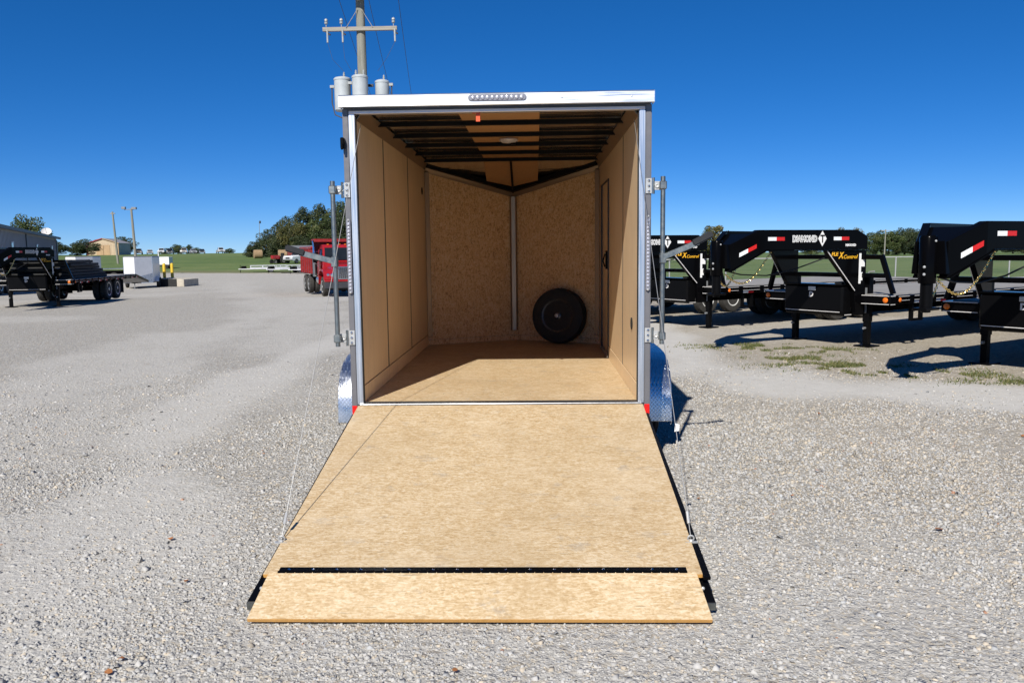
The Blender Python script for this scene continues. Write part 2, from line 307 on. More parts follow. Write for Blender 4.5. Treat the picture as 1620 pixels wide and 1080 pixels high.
# ------------------------------------------------------------------ mesh helpers
def V3(*a): return Vector(a)
class MB:
    def __init__(s): s.v = []; s.f = []
    def add(s, vs_, fs):
        o = len(s.v); s.v += [tuple(x) for x in vs_]; s.f += [tuple(i+o for i in q) for q in fs]; return s
    def box(s, x0, x1, y0, y1, z0, z1):
        return s.add([(x0, y0, z0), (x1, y0, z0), (x1, y1, z0), (x0, y1, z0), (x0, y0, z1), (x1, y0, z1), (x1, y1, z1), (x0, y1, z1)],
                     [(0, 3, 2, 1), (4, 5, 6, 7), (0, 1, 5, 4), (1, 2, 6, 5), (2, 3, 7, 6), (3, 0, 4, 7)])
    def hexa(s, p):          # eight corners, bottom ring then top ring
        return s.add(p, [(0, 3, 2, 1), (4, 5, 6, 7), (0, 1, 5, 4), (1, 2, 6, 5), (2, 3, 7, 6), (3, 0, 4, 7)])
    def bar(s, a, b, w_, h_, upv=(0, 0, 1)):
        a = Vector(a); b = Vector(b); d = (b-a).normalized(); u = Vector(upv)
        if abs(d.dot(u)) > .98: u = Vector((1, 0, 0))
        x = d.cross(u).normalized(); y = x.cross(d).normalized(); x *= w_/2; y *= h_/2
        return s.hexa([a-x-y, a+x-y, b+x-y, b-x-y, a-x+y, a+x+y, b+x+y, b-x+y])
    def prism(s, poly, fn0, fn1):   # poly of 2d points, two maps to 3d
        n = len(poly); vs_ = [fn0(*p) for p in poly]+[fn1(*p) for p in poly]
        return s.add(vs_, [tuple(range(n-1, -1, -1)), tuple(range(n, 2*n))]+[(i, (i+1) % n, n+(i+1) % n, n+i) for i in range(n)])
    def loft(s, rings, cap=True, closed=True):
        n = len(rings[0]); vs_ = [p for r in rings for p in r]; fs = []
        for k in range(len(rings)-1):
            for i in range(n if closed else n-1): fs.append((k*n+i, k*n+(i+1) % n, (k+1)*n+(i+1) % n, (k+1)*n+i))
        if cap: fs += [tuple(range(n-1, -1, -1)), tuple((len(rings)-1)*n+i for i in range(n))]
        return s.add(vs_, fs)
    def tube(s, path, r, n=8, cap=True):
        path = [Vector(p) for p in path]; rs = r if isinstance(r, (list, tuple)) else [r]*len(path); rings = []
        ref = None
        for i, p in enumerate(path):
            d = (path[min(i+1, len(path)-1)]-path[max(i-1, 0)]).normalized()
            if ref is None: ref = Vector((0, 0, 1)) if abs(d.z) < .9 else Vector((1, 0, 0))
            x = d.cross(ref).normalized(); y = x.cross(d); ref = y
            rings.append([p+(x*math.cos(k*2*math.pi/n)+y*math.sin(k*2*math.pi/n))*rs[i] for k in range(n)])
        return s.loft(rings, cap)
    def lathe(s, prof, c, axis, n=24):      # prof: (radius, height along axis)
        c = Vector(c); d = Vector(axis).normalized(); ref = Vector((0, 0, 1)) if abs(d.z) < .9 else Vector((1, 0, 0))
        x = d.cross(ref).normalized(); y = x.cross(d)
        return s.loft([[c+d*h_+(x*math.cos(k*2*math.pi/n)+y*math.sin(k*2*math.pi/n))*max(r, 1e-4) for k in range(n)] for r, h_ in prof])
    def ball(s, c, r, n=8, m=5, sc=(1, 1, 1)):
        c = Vector(c); rings = []
        for j in range(m+1):
            a = math.pi*j/m; rr = max(math.sin(a), 1e-3)
            rings.append([(c.x+r*sc[0]*rr*math.cos(2*math.pi*k/n), c.y+r*sc[1]*rr*math.sin(2*math.pi*k/n), c.z-r*sc[2]*math.cos(a)) for k in range(n)])
        return s.loft(rings)
    def torus(s, c, R, r, axis, n=10, m=5, stretch=None):
        c = Vector(c); d = Vector(axis).normalized(); ref = Vector((0, 0, 1)) if abs(d.z) < .9 else Vector((1, 0, 0))
        x = d.cross(ref).normalized(); y = x.cross(d); vs_ = []; fs = []
        if stretch is not None: x = Vector(stretch); y = d.cross(x.normalized())
        for i in range(n):
            a = 2*math.pi*i/n; rd = x*math.cos(a)+y*math.sin(a)
            for j in range(m):
                b = 2*math.pi*j/m; vs_.append(c+rd*R+rd.normalized()*r*math.cos(b)+d*r*math.sin(b))
        for i in range(n):
            for j in range(m): fs.append((i*m+j, ((i+1) % n)*m+j, ((i+1) % n)*m+(j+1) % m, i*m+(j+1) % m))
        return s.add(vs_, fs)
    def build(s, name, mat, parent=None, smooth=False, bevel=0, seg=1):
        me = bpy.data.meshes.new(name); me.from_pydata(s.v, [], s.f)
        bm = bmesh.new(); bm.from_mesh(me); bmesh.ops.recalc_face_normals(bm, faces=bm.faces)
        if bevel:
            es = [e_ for e_ in bm.edges if len(e_.link_faces) == 2 and e_.calc_face_angle(0) > rad(28)]
            try: bmesh.ops.bevel(bm, geom=es, offset=bevel, segments=seg, affect='EDGES', clamp_overlap=True)
            except Exception: pass
        bm.to_mesh(me); bm.free()
        me.materials.append(MATS[mat])
        if smooth:
            me.polygons.foreach_set('use_smooth', [True]*len(me.polygons))
            try: me.set_sharp_from_angle(angle=rad(38))
            except Exception: pass
        o = bpy.data.objects.new(name, me); COL.objects.link(o)
        if parent is not None: o.parent = parent
        return o
def link_mesh(name, me, mat, parent=None):
    me.materials.append(MATS[mat]); o = bpy.data.objects.new(name, me); COL.objects.link(o)
    if parent is not None: o.parent = parent
    return o
def tag(o, label, cat, group=None, kind=None):
    if label: o['label'] = label
    if cat: o['category'] = cat
    if group: o['group'] = group
    if kind: o['kind'] = kind
    return o
def empty(name, loc=(0, 0, 0), rz=0, label=None, cat=None, group=None):
    o = bpy.data.objects.new(name, None); COL.objects.link(o); o.location = loc; o.rotation_euler = (0, 0, rz); o.empty_display_size = .2
    return tag(o, label, cat, group)
def children(o): return [x for x in COL.objects if x.parent == o]
def copy_tree(o, parent=None, kids=None):
    if kids is None:
        kids = {}
        for x in COL.objects:
            if x.parent: kids.setdefault(x.parent.name, []).append(x)
    c_ = o.copy(); COL.objects.link(c_); c_.parent = parent
    for ch in kids.get(o.name, []): copy_tree(ch, c_, kids)
    return c_
def text(name, body, size, mat, parent, mtx, extrude=.0015, offset=0, sx=1, shear=0, align='LEFT'):
    cu = bpy.data.curves.new(name, 'FONT'); cu.body = body; cu.size = size; cu.extrude = extrude; cu.offset = offset; cu.shear = shear; cu.align_x = align
    cu.resolution_u = 2
    ob = bpy.data.objects.new(name, cu); COL.objects.link(ob)
    dg = bpy.context.evaluated_depsgraph_get(); me = bpy.data.meshes.new_from_object(ob.evaluated_get(dg))
    bpy.data.objects.remove(ob); bpy.data.curves.remove(cu)
    me.transform(mtx @ Matrix.Diagonal((sx, 1, 1, 1))); me.materials.clear(); me.name = name
    return link_mesh(name, me, mat, parent)
def wheel(parent, c, ax, R, wd, rimr, rim='rim_white', tyre='rubber_dusty', lugs=8, n=28, face=1, holes=0):
    """tyre mesh with its rim as a child; ax points to the outer face"""
    c = Vector(c); a = Vector(ax).normalized(); h = wd/2
    m = MB(); m.lathe([(rimr, -h*.85), (R*.80, -h), (R*.955, -h*.86), (R*.985, -h*.62), (R*.985, -h*.50), (R*.962, -h*.49), (R*.962, -h*.42), (R, -h*.40), (R, -h*.08), (R*.975, -h*.07), (R*.975, h*.07), (R, h*.08), (R, h*.40), (R*.962, h*.42), (R*.962, h*.49), (R*.985, h*.50), (R*.985, h*.62), (R*.955, h*.86), (R*.80, h), (rimr*1.04, h*.93), (rimr, h*.85)], c, a, n)
    t_ = m.build('wheel', tyre, parent, True)
    m = MB(); m.lathe([(rimr*1.0, -h*.5), (rimr*1.02, h*.80), (rimr*1.02, h*.90), (rimr*.90, h*.86), (rimr*.84, h*.40), (rimr*.70, h*.32), (rimr*.60, h*.55), (rimr*.34, h*.52), (rimr*.30, h*.78), (rimr*.22, h*.86), (.0, h*.88)], c, a, n)
    ref = Vector((0, 0, 1)) if abs(a.z) < .9 else Vector((1, 0, 0)); x = a.cross(ref).normalized(); y = x.cross(a)
    for k in range(lugs):
        g = 2*math.pi*k/lugs; q = c+a*h*.54+(x*math.cos(g)+y*math.sin(g))*rimr*.45
        m.lathe([(rimr*.055, 0), (rimr*.055, rimr*.09), (.0, rimr*.11)], q, a, 6)
    r_ = m.build('rim', rim, t_, True)
    if holes:
        m = MB()
        for k in range(holes):
            g = 2*math.pi*(k+.5)/holes; q = c+a*h*.36+(x*math.cos(g)+y*math.sin(g))*rimr*.72
            m.lathe([(rimr*.10, 0), (rimr*.10, h*.10), (.0, h*.105)], q, a, 8)
        m.build('vent_hole', 'skin_hole', t_)
    return t_
def lerp(a, b, k): return Vector(a)*(1-k)+Vector(b)*k
def attr_tone(me, vals, domain='POINT'):
    a_ = me.attributes.new('tone', 'FLOAT', domain); a_.data.foreach_set('value', np.asarray(vals, np.float32))
def np_mesh(name, verts, faces_flat, nper):
    me = bpy.data.meshes.new(name); nv = len(verts); nf = len(faces_flat)//nper
    me.vertices.add(nv); me.vertices.foreach_set('co', np.ascontiguousarray(verts, np.float32).ravel())
    me.loops.add(nf*nper); me.loops.foreach_set('vertex_index', np.ascontiguousarray(faces_flat, np.int32))
    me.polygons.add(nf); me.polygons.foreach_set('loop_start', np.arange(0, nf*nper, nper, dtype=np.int32))
    me.update(calc_edges=True); return me

# ------------------------------------------------------------------ the ground
def sheet(name, X, Y, Z, zone, mat):
    ny, nx = X.shape; vv = np.stack([X, Y, Z], -1).reshape(-1, 3)
    i = np.arange(ny*nx).reshape(ny, nx); q = np.stack([i[:-1, :-1], i[:-1, 1:], i[1:, 1:], i[1:, :-1]], -1).reshape(-1)
    me = np_mesh(name, vv, q, 4); me.polygons.foreach_set('use_smooth', np.ones(len(me.polygons), bool))
    a_ = me.attributes.new('zone', 'FLOAT_COLOR', 'POINT'); a_.data.foreach_set('color', np.concatenate([zone.reshape(-1, 2), np.zeros((ny*nx, 1)), np.ones((ny*nx, 1))], 1).astype(np.float32).ravel())
    o = link_mesh(name, me, mat); o['kind'] = 'structure'; return o
PATHS = [([(1.2, 30), (2.3, 13), (2.35, 8), (2.55, 5.6), (3.2, 4.0), (4.3, 3.05), (6, 2.45), (11, 1.4)], .95, 1.0),
         ([(-9, 60), (-7.5, 34), (-7, 20), (-6.3, 10), (-5.5, 4), (-5, -1), (-5, -6)], 1.3, .55),
         ([(-3.6, 12), (-3.5, 5), (-3.0, 1), (-2.3, -.8), (-2.0, -1.6), (-2.3, -3)], .55, .8),
         ([(-24, 60), (-16, 40), (-10, 26), (-5.6, 14), (-3.9, 8)], 1.5, .5), ([(-10, 6), (-6, 2), (-3.3, -1.1), (-1.7, -1.6)], .35, .6)]
def zones(x, y):
    d_ = np.zeros_like(x)
    for pts, wd, amt in PATHS:
        best = np.full_like(x, 1e9)
        for (ax, ay), (bx, by) in zip(pts, pts[1:]):
            L2 = (bx-ax)**2+(by-ay)**2; tt = np.clip(((x-ax)*(bx-ax)+(y-ay)*(by-ay))/L2, 0, 1)
            best = np.minimum(best, np.hypot(x-ax-tt*(bx-ax), y-ay-tt*(by-ay)))
        best = best+(vnoise(x, y, .9, 5)-.5)*wd*1.1
        d_ = np.maximum(d_, amt*(1-ss(wd*.35, wd*1.25, best)))
    d_ = np.maximum(d_, .45*ss(.55, .8, vnoise(x, y, .35, 8))); d_ = np.maximum(d_, .35*ss(25, 60, y)*(x < 2))
    tan_ = ss(2.6, 4.8, x+.35*(y-7))*ss(2, 5, y)*1.0+.6*ss(1.0, 3, x)*ss(-3, .5, y)
    tan_ = np.maximum(tan_, ss(5, 0, np.abs(y-edge_y(x)))*.9)
    return np.stack([np.clip(d_, 0, 1), np.clip(tan_*(1-.6*d_), 0, 1)], -1)
xs = np.unique(np.concatenate([np.linspace(-8, 9, 100), np.linspace(-30, -8, 60), np.linspace(9, 32, 60), np.linspace(-140, -30, 56), np.linspace(32, 60, 10)]))
ys = np.unique(np.concatenate([np.linspace(-9, 12, 116), np.linspace(12, 40, 80), np.linspace(40, 112, 60)]))
X, Y = np.meshgrid(xs, ys); Zt = terrain(X, Y)
near = 1-ss(10, 26, np.abs(Y-2))
Zt = Zt+near*(.010*(vnoise(X, Y, .8, 1)-.5)+.006*(vnoise(X, Y, 2.6, 2)-.5))*np.where((np.abs(X) < 1.6) & (Y > -3), .3, 1)
Zt = Zt-.03*ss(edge_y(X)+.5, edge_y(X)+3, Y)*1.0
sheet('gravel_lot', X, Y, Zt, zones(X, Y), 'gravel')
# grass field beyond it, out to the horizon
xs = np.unique(np.concatenate([np.linspace(-160, 160, 260), np.linspace(-1500, -160, 24), np.linspace(160, 1500, 24)]))
vv_ = np.concatenate([np.linspace(0, 4, 9), np.linspace(4.7, 40, 40), np.linspace(42, 330, 70), np.linspace(350, 1500, 16)])
X, Vv = np.meshgrid(xs, vv_); Y = edge_y(X)+Vv; Y = np.minimum(Y, 1600+0*Y)
Zt = terrain(X, Y)+.03*ss(0, .8, Vv)+.05*(vnoise(X, Y, .3, 6)-.5)*ss(0, 4, Vv)+.012-.03*(Vv == 0)
zn = np.stack([.8*(1-ss(0, 7, Vv+3*(vnoise(X, Y, .4, 7)-.5))), 0*X], -1)
sheet('grass_field', X, Y, Zt, zn, 'grass')

# loose stones: crushed limestone lying on the sheet, thick near the camera and thinner with distance
def stones(N=340000):
    u = RNG.random(N); k = .7; dmin, dmax = 2.5, 15.
    d_ = (dmin**k+u*(dmax**k-dmin**k))**(1/k); th = rad(1.7)+(RNG.random(N)-.5)*rad(78)
    x = CAM.x+np.sin(-th)*d_; y = CAM.y+np.cos(th)*d_
    z_ = zones(x, y)[:, 0]; clump = vnoise(x, y, 1.6, 9)
    keep = RNG.random(N) > z_*.72-.05+.25*(clump < .35)
    keep &= RNG.random(N) > ss(7, 15, d_)*1.02
    keep &= ~((np.abs(x) < 1.0) & (y > -2.32) & (y < 3.6))
    x, y, d_ = x[keep], y[keep], d_[keep]; n = len(x)
    s_ = np.exp(RNG.normal(math.log(.0053), .42, n)); s_ = np.clip(s_, .0026, .0165)*(1+.012*np.maximum(d_-4, 0))
    under = (np.abs(x) < 1.08) & (y > -2.45); s_[under] = np.minimum(s_[under], .009)
    cube = np.array([(-1, -1, -1), (1, -1, -1), (1, 1, -1), (-1, 1, -1), (-1, -1, 1), (1, -1, 1), (1, 1, 1), (-1, 1, 1)], float)
    P = cube[None]*np.stack([np.ones(n), RNG.uniform(.62, 1, n), RNG.uniform(.35, .7, n)], -1)[:, None, :]
    P[:, 4:, :2] *= RNG.uniform(.5, .9, (n, 1, 2)); P[:, :4, :2] *= RNG.uniform(.6, 1., (n, 1, 2))
    P += RNG.uniform(-.30, .30, P.shape)
    q = RNG.normal(0, 1, (n, 4)); q[:, 1:3] *= .22; q /= np.linalg.norm(q, axis=1, keepdims=True); a, b, c_, e_ = q.T
    Rm = np.stack([np.stack([1-2*(c_*c_+e_*e_), 2*(b*c_-e_*a), 2*(b*e_+c_*a)], -1), np.stack([2*(b*c_+e_*a), 1-2*(b*b+e_*e_), 2*(c_*e_-b*a)], -1), np.stack([2*(b*e_-c_*a), 2*(c_*e_+b*a), 1-2*(b*b+c_*c_)], -1)], 1)
    P = np.einsum('nij,nkj->nki', Rm, P)*s_[:, None, None]
    P += np.stack([x, y, terrain(x, y)+s_*RNG.uniform(-.32, .22, n)], -1)[:, None, :]
    F = np.array([(4, 5, 6, 7), (0, 1, 5, 4), (1, 2, 6, 5), (2, 3, 7, 6), (3, 0, 4, 7)])
    fl = (F[None]+8*np.arange(n)[:, None, None]).ravel()
    me = np_mesh('loose_gravel', P.reshape(-1, 3), fl, 4)
    g = np.clip(RNG.normal(.372, .050, n), .22, .56); warm_ = RNG.random(n); tanz = zones(x, y)[:, 1]
    wm = (warm_ < .16+.35*tanz)[:, None]
    colr = np.where(wm, g[:, None]*np.array([1.10, .95, .74]), g[:, None]*np.array([1.0, .978, .938]))
    rust = (RNG.random(n) < .0015)[:, None]; colr = np.where(rust, np.array([.34, .15, .075]), colr)
    blue = (RNG.random(n) < .10)[:, None]; colr = np.where(blue, g[:, None]*np.array([.90, .925, .945]), colr)
    a_ = me.attributes.new('tone', 'FLOAT_COLOR', 'POINT')
    a_.data.foreach_set('color', np.repeat(np.concatenate([colr, np.ones((n, 1))], 1), 8, 0).astype(np.float32).ravel())
    o = link_mesh('loose_gravel', me, 'loose_stone'); tag(o, 'loose pale crushed gravel lying all over the lot', 'gravel', kind='stuff')
stones()

# weeds growing through the gravel on the right
def blades(name, pts, spread, n, hgt, label, tone=(.2, 1)):
    P = []
    for (px, py), (sx_, sy_) in zip(pts, spread):
        m_ = int(n*sx_*sy_); P.append(np.stack([px+RNG.normal(0, sx_*.42, m_), py+RNG.normal(0, sy_*.42, m_)], -1))
    P = np.concatenate(P); cl = vnoise(P[:, 0], P[:, 1], 5., 12); P = P[(cl+.5*vnoise(P[:, 0], P[:, 1], 1.7, 14)) > .80]; k = len(P)
    a = RNG.random(k)*2*np.pi; h_ = hgt*RNG.uniform(.4, 1.2, k); wd = RNG.uniform(.004, .009, k); ln = RNG.uniform(.2, 1.0, k)*h_; zz = terrain(P[:, 0], P[:, 1])-.002
    dx, dy = np.cos(a), np.sin(a); b2 = RNG.random(k)*6.28; ox, oy = np.cos(b2)*ln, np.sin(b2)*ln
    v0 = np.stack([P[:, 0]-dx*wd, P[:, 1]-dy*wd, zz], -1); v1_ = np.stack([P[:, 0]+dx*wd, P[:, 1]+dy*wd, zz], -1)
    v2_ = np.stack([P[:, 0]+ox, P[:, 1]+oy, zz+h_], -1)
    me = np_mesh(name, np.stack([v0, v1_, v2_], 1).reshape(-1, 3), np.arange(3*k), 3)
    attr_tone(me, np.repeat(RNG.uniform(tone[0], tone[1], k), 3)); o = link_mesh(name, me, 'grass_blade'); tag(o, label, 'weeds', kind='stuff')
blades('weeds', [(3.75, 7.75), (4.3, 7.25), (4.65, 7.0), (4.25, 5.45), (4.75, 4.95), (5.35, 4.55), (5.9, 3.95), (4.0, 6.2)],
       [(1.2, .5), (1.1, .4), (.9, .4), (1.1, .5), (1.2, .5), (1.1, .4), (.9, .3), (.8, .4)], 5600, .038, 'low green weeds growing in patches on the gravel before the black trailers')
blades('field_grass', [(9+i*2.2, 32.2+((i*7) % 5)*.5) for i in range(12)], [(2.2, 2.5)]*12, 190, .22, 'rough grass along the foot of the chain link fence', (.1, .8))

# fallen leaves
m = MB()
for i in range(22):
    d_ = random.uniform(3, 9); th = random.uniform(-.62, .6); x = CAM.x+math.sin(th)*d_; y = CAM.y+math.cos(th)*d_
    if abs(x) < 1.25 and y > -2.6: continue
    r_ = random.uniform(.010, .024); a = random.random()*6.28; z = .012
    m.add([(x+r_*math.cos(a+k)*(1 if k % 2 else .6), y+r_*math.sin(a+k)*(1 if k % 2 else .6), z+random.uniform(0, .012)) for k in (0, 1.1, 2.2, 3.1, 4.2, 5.2)], [(0, 1, 2), (0, 2, 3), (0, 3, 4), (0, 4, 5)])
plain('dry_leaf', (.30, .12, .04), .7, 0, .5, 9)
tag(m.build('leaf_litter', 'dry_leaf'), 'small dry brown leaves scattered on the gravel', 'leaves', kind='stuff')

# ------------------------------------------------------------------ the enclosed cargo trailer in the foreground
ZF, ZC, WI, WO, LC, LT = .54, 2.53, .981, 1.065, 3.62, 4.13      # floor, cove foot, inner and outer half width, nose corner, nose tip
et = empty('enclosed_trailer', (0, 0, 0), 0, 'charcoal enclosed cargo trailer with open rear ramp and bare wood inside', 'trailer')
def P(name, mb, mat, parent=et, smooth=False, bevel=0, seg=1): return mb.build(name, mat, parent, smooth, bevel, seg)
# outer skin
for s in (-1, 1):
    P('side_skin', MB().hexa([(s*1.0, .061, .44), (s*1.058, .061, .44), (s*1.058, LC+.03, .44), (s*1.0, LC, .44), (s*1.0, .061, 2.60), (s*1.058, .061, 2.60), (s*1.058, LC+.03, 2.60), (s*1.0, LC, 2.60)]), 'charcoal_skin')
    P('nose_skin', MB().hexa([(s*1.02, LC+.01, .44), (s*1.058, LC+.031, .44), (0, LT+.09, .44), (0, LT+.05, .44), (s*1.02, LC+.01, 2.597), (s*1.058, LC+.031, 2.597), (0, LT+.09, 2.332), (0, LT+.05, 2.332)]), 'charcoal_skin')
P('roof', MB().box(-1.062, 1.062, 0, 3.30, 2.612, 2.632), 'roof_underside')
def nose_roof(dz): return [(-1.06, 3.302, 2.612+dz), (1.06, 3.302, 2.612+dz), (1.06, LC+.03, 2.600+dz), (0, LT+.09, 2.335+dz), (-1.06, LC+.03, 2.600+dz)]
def folded(lo, hi): return MB().add(nose_roof(lo)+nose_roof(hi), [(0, 1, 3), (1, 2, 3), (0, 3, 4), (5, 8, 6), (6, 8, 7), (5, 9, 8), (0, 5, 6, 1), (1, 6, 7, 2), (2, 7, 8, 3), (3, 8, 9, 4), (4, 9, 5, 0)])
P('nose_roof', folded(0, .018), 'roof_underside')
P('nose_roof_skin', folded(.020, .034), 'white_paint')
P('roof_skin', MB().box(-1.062, 1.062, 0, 3.30, 2.634, 2.65), 'white_paint')
P('chassis', MB().box(-1.03, 1.03, .03, .11, .40, .515).box(-.95, -.87, .11, 3.7, .40, .515).box(.87, .95, .11, 3.7, .40, .515).box(-.87, .87, 1.2, 1.26, .42, .51).box(-.87, .87, 2.4, 2.46, .42, .51)
  .bar((-.8, 3.6, .46), (0, 5.2, .46), .06, .1).bar((.8, 3.6, .46), (0, 5.2, .46), .06, .1), 'black_steel')
P('coupler', MB().box(-.05, .05, 5.15, 5.42, .42, .52).ball((0, 5.42, .49), .055), 'black_steel')
P('tongue_jack', MB().tube([(0, 5.0, .04), (0, 5.0, .95)], .03, 10).box(-.09, .09, 4.91, 5.09, .015, .035), 'grey_steel')
# floor and wall lining
P('floor_panel', MB().prism([(-.985, .02), (.985, .02), (.985, LC), (0, LT-.0), (-.985, LC)], lambda a, b: (a, b, ZF-.019), lambda a, b: (a, b, ZF)), 'deck_board')
seams = [.052, 1.06, 2.352, LC]
for s in (-1, 1):
    for i, (a, b) in enumerate(zip(seams, seams[1:])):
        g = .0055
        if s == 1 and i == 2:        # the wall round the side door
            P('wall_panel', MB().box(WI, WI+.009, a+g, b-.02, 2.30, ZC+.03), 'lauan_wall')
            P('wall_panel', MB().box(WI, WI+.009, 3.235, b-.004, ZF+.002, 2.296), 'lauan_wall'); continue
        P('wall_panel', MB().box(min(s*WI, s*(WI+.009)), max(s*WI, s*(WI+.009)), a+(g if i else 0), b-g, .664, ZC+.03), 'lauan_wall', bevel=.0008)
        if i < 2 and not (s > 0 and i == 1): P('seam_strip', MB().box(*sorted((s*(WI-.0012), s*(WI+.004))), b-.017, b+.017, .661, 2.524), 'dark_trim')
        P('kick_panel', MB().box(min(s*(WI-.003), s*(WI+.009)), max(s*(WI-.003), s*(WI+.009)), a, b-.003, ZF+.001, .657), 'lauan_wall', bevel=.0015)
    P('cove_trim', MB().hexa([(s*.985, .052, 2.525), (s*.978, .052, 2.527), (s*.978, LC-.01, 2.527), (s*.985, LC-.01, 2.525), (s*.925, .052, 2.60), (s*.920, .052, 2.597), (s*.920, LC-.03, 2.597), (s*.925, LC-.03, 2.60)]), 'post_trim')
# side door in the right wall
dr = P('side_door', MB().box(.986, 1.0, 2.40, 3.19, ZF+.03, 2.285), 'lauan_wall')
P('door_frame', MB().box(.968, .992, 2.352, 2.392, ZF+.002, 2.297).box(.968, .992, 3.195, 3.232, ZF+.002, 2.297).box(.969, .991, 2.392, 3.195, 2.288, 2.2965), 'dark_trim', dr, bevel=.003)
P('door_latch', MB().box(.955, .986, 2.43, 2.49, 1.42, 1.60).tube([(.95, 2.46, 1.57), (.93, 2.46, 1.50), (.95, 2.46, 1.44)], .008, 6), 'black_steel', dr, bevel=.004)
P('threshold', MB().box(.960, .992, 2.36, 3.22, ZF+.002, ZF+.022), 'aluminium', dr, bevel=.003)
# nose lining; its top falls towards the tip
ZN = 2.27
for s in (-1, 1):
    A = Vector((s*WI, LC, 0)); B = Vector((0, LT, 0)); n_ = Vector((-s*(LT-LC), -WI, 0)).normalized()
    P('nose_panel', MB().hexa([A+V3(0, 0, .60), B+V3(0, 0, .60), B-n_*.01+V3(0, 0, .60), A-n_*.01+V3(0, 0, .60), A+V3(0, 0, ZC), B+V3(0, 0, ZN), B-n_*.01+V3(0, 0, ZN), A-n_*.01+V3(0, 0, ZC)]), 'flake_board')
    a, b = A+n_*.002, B+n_*.002
    P('kick_panel', MB().hexa([a+V3(0, 0, ZF+.001), b+V3(0, 0, ZF+.001), b-n_*.012+V3(0, 0, ZF+.001), a-n_*.012+V3(0, 0, ZF+.001), a+V3(0, 0, .597), b+V3(0, 0, .597), b-n_*.012+V3(0, 0, .597), a-n_*.012+V3(0, 0, .597)]), 'flake_board')
    a, b = A+n_*.004, B+n_*.004; a2, b2 = A+n_*.045, B+n_*.045
    P('cove_trim', MB().hexa([a+V3(0, 0, 2.495), b+V3(0, 0, 2.235), b+V3(0, 0, 2.245), a+V3(0, 0, 2.505), a2+V3(0, 0, 2.560), b2+V3(0, -.01, 2.300), b2+V3(0, -.01, 2.31), a2+V3(0, 0, 2.57)]), 'post_trim')
    P('corner_post', MB().bar(A+n_*.022+V3(-s*.012, 0, .64), A+n_*.022+V3(-s*.012, 0, 2.50), .055, .02, n_), 'post_trim', bevel=.004)
P('nose_post', MB().prism([(-.045, 4.092), (.045, 4.092), (.025, 4.072), (-.025, 4.072)], lambda a, b: (a, b, .66), lambda a, b: (a, b, 2.245)), 'post_trim', bevel=.003)
# ceiling: bows, centre strip of lauan, front brace, dome lamp
for i, y in enumerate((.10, .68, 1.33, 1.98, 2.62, 3.28)):
    P('roof_bow', MB().box(-.955, .955, y-.017, y+.017, 2.571, 2.607).box(-.955, .955, y-.030, y-.017, 2.60, 2.608), 'bow_black', bevel=.003)
for a, b in ((.06, .66), (.70, 1.31), (1.35, 1.96), (2.0, 2.60), (2.64, 3.26)):
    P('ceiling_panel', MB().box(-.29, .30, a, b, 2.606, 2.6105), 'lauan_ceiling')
for s in (-1, 1):
    q = [(s*.012, 3.305, 2.602), (s*.295, 3.305, 2.602), (s*.295, 3.855, 2.405), (s*.012, 4.085, 2.325)]
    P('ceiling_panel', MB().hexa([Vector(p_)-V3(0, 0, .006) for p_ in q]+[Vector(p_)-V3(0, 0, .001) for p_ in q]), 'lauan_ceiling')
    P('roof_brace', MB().bar((s*.95, 3.55, 2.572), (0, 4.04, 2.318), .10, .05), 'bow_black')  # brace made thick so its black also stands for shade above the cove
P('roof_brace', MB().bar((0, 3.30, 2.585), (0, 4.09, 2.30), .022, .03), 'bow_black')
P('dome_lamp', MB().lathe([(.085, 0), (.085, -.012), (.06, -.03), (0, -.036)], (.03, 1.72, 2.60), (0, 0, 1), 18), 'lens_clear', smooth=True)
P('dome_lamp_switch', MB().box(.05, .09, 1.70, 1.74, 2.552, 2.565), 'black_steel')
P('safety_flag', MB().box(-.165, -.11, .012, .020, 2.555, 2.562).box(-.14, -.112, .010, .018, 2.50, 2.555), 'orange_tag')
P('wall_vent', MB().lathe([(.0, 0), (.045, 0), (.045, .006), (.03, .007), (.03, -.004), (0, -.004)], (WI-.002, .39, 1.06), (-1, 0, 0), 14), 'skin_hole')
P('wall_vent', MB().lathe([(.0, 0), (.04, 0), (.04, .006), (.028, .007), (.028, -.004), (0, -.004)], (-WI+.002, 3.33, 2.27), (1, 0, 0), 14), 'skin_hole')
# rear frame
for s in (-1, 1):
    a, b = sorted((s*1.021, s*WO))
    P('rear_post', MB().box(a, b, .0, .06, .425, 2.60), 'charcoal_skin', bevel=.006, seg=2)
    a, b = sorted((s*.979, s*1.020))
    P('jamb_trim', MB().box(a, b, -.010, .052, .530, 2.559), 'aluminium_trim', bevel=.004, seg=2)
    a, b = sorted((s*.972, s*.978)); P('door_seal', MB().box(a, b, .005, .03, ZF+.01, 2.55), 'rubber', bevel=.002)
    a, b = sorted((s*1.024, s*1.061)); P('reflector', MB().box(a, b, -.006, .0, .452, .522), 'reflector_red', bevel=.002)
P('header_trim', MB().hexa([(-1.019, -.012, 2.560), (1.019, -.012, 2.560), (1.019, .05, 2.560), (-1.019, .05, 2.560), (-1.019, -.007, 2.584), (1.019, -.007, 2.584), (1.019, .05, 2.584), (-1.019, .05, 2.584)]), 'aluminium_trim', bevel=.003)
P('header', MB().box(-1.058, 1.058, .003, .07, 2.586, 2.628), 'charcoal_skin', bevel=.002)
cap = P('header_cap', MB().prism([(-.062, 2.598), (-.066, 2.602), (-.060, 2.672), (-.053, 2.680), (.05, 2.682), (.05, 2.676), (-.048, 2.674), (-.052, 2.668), (-.058, 2.604), (-.03, 2.601), (-.03, 2.598)], lambda a, b: (-1.072, a, b), lambda a, b: (1.072, a, b)), 'aluminium')
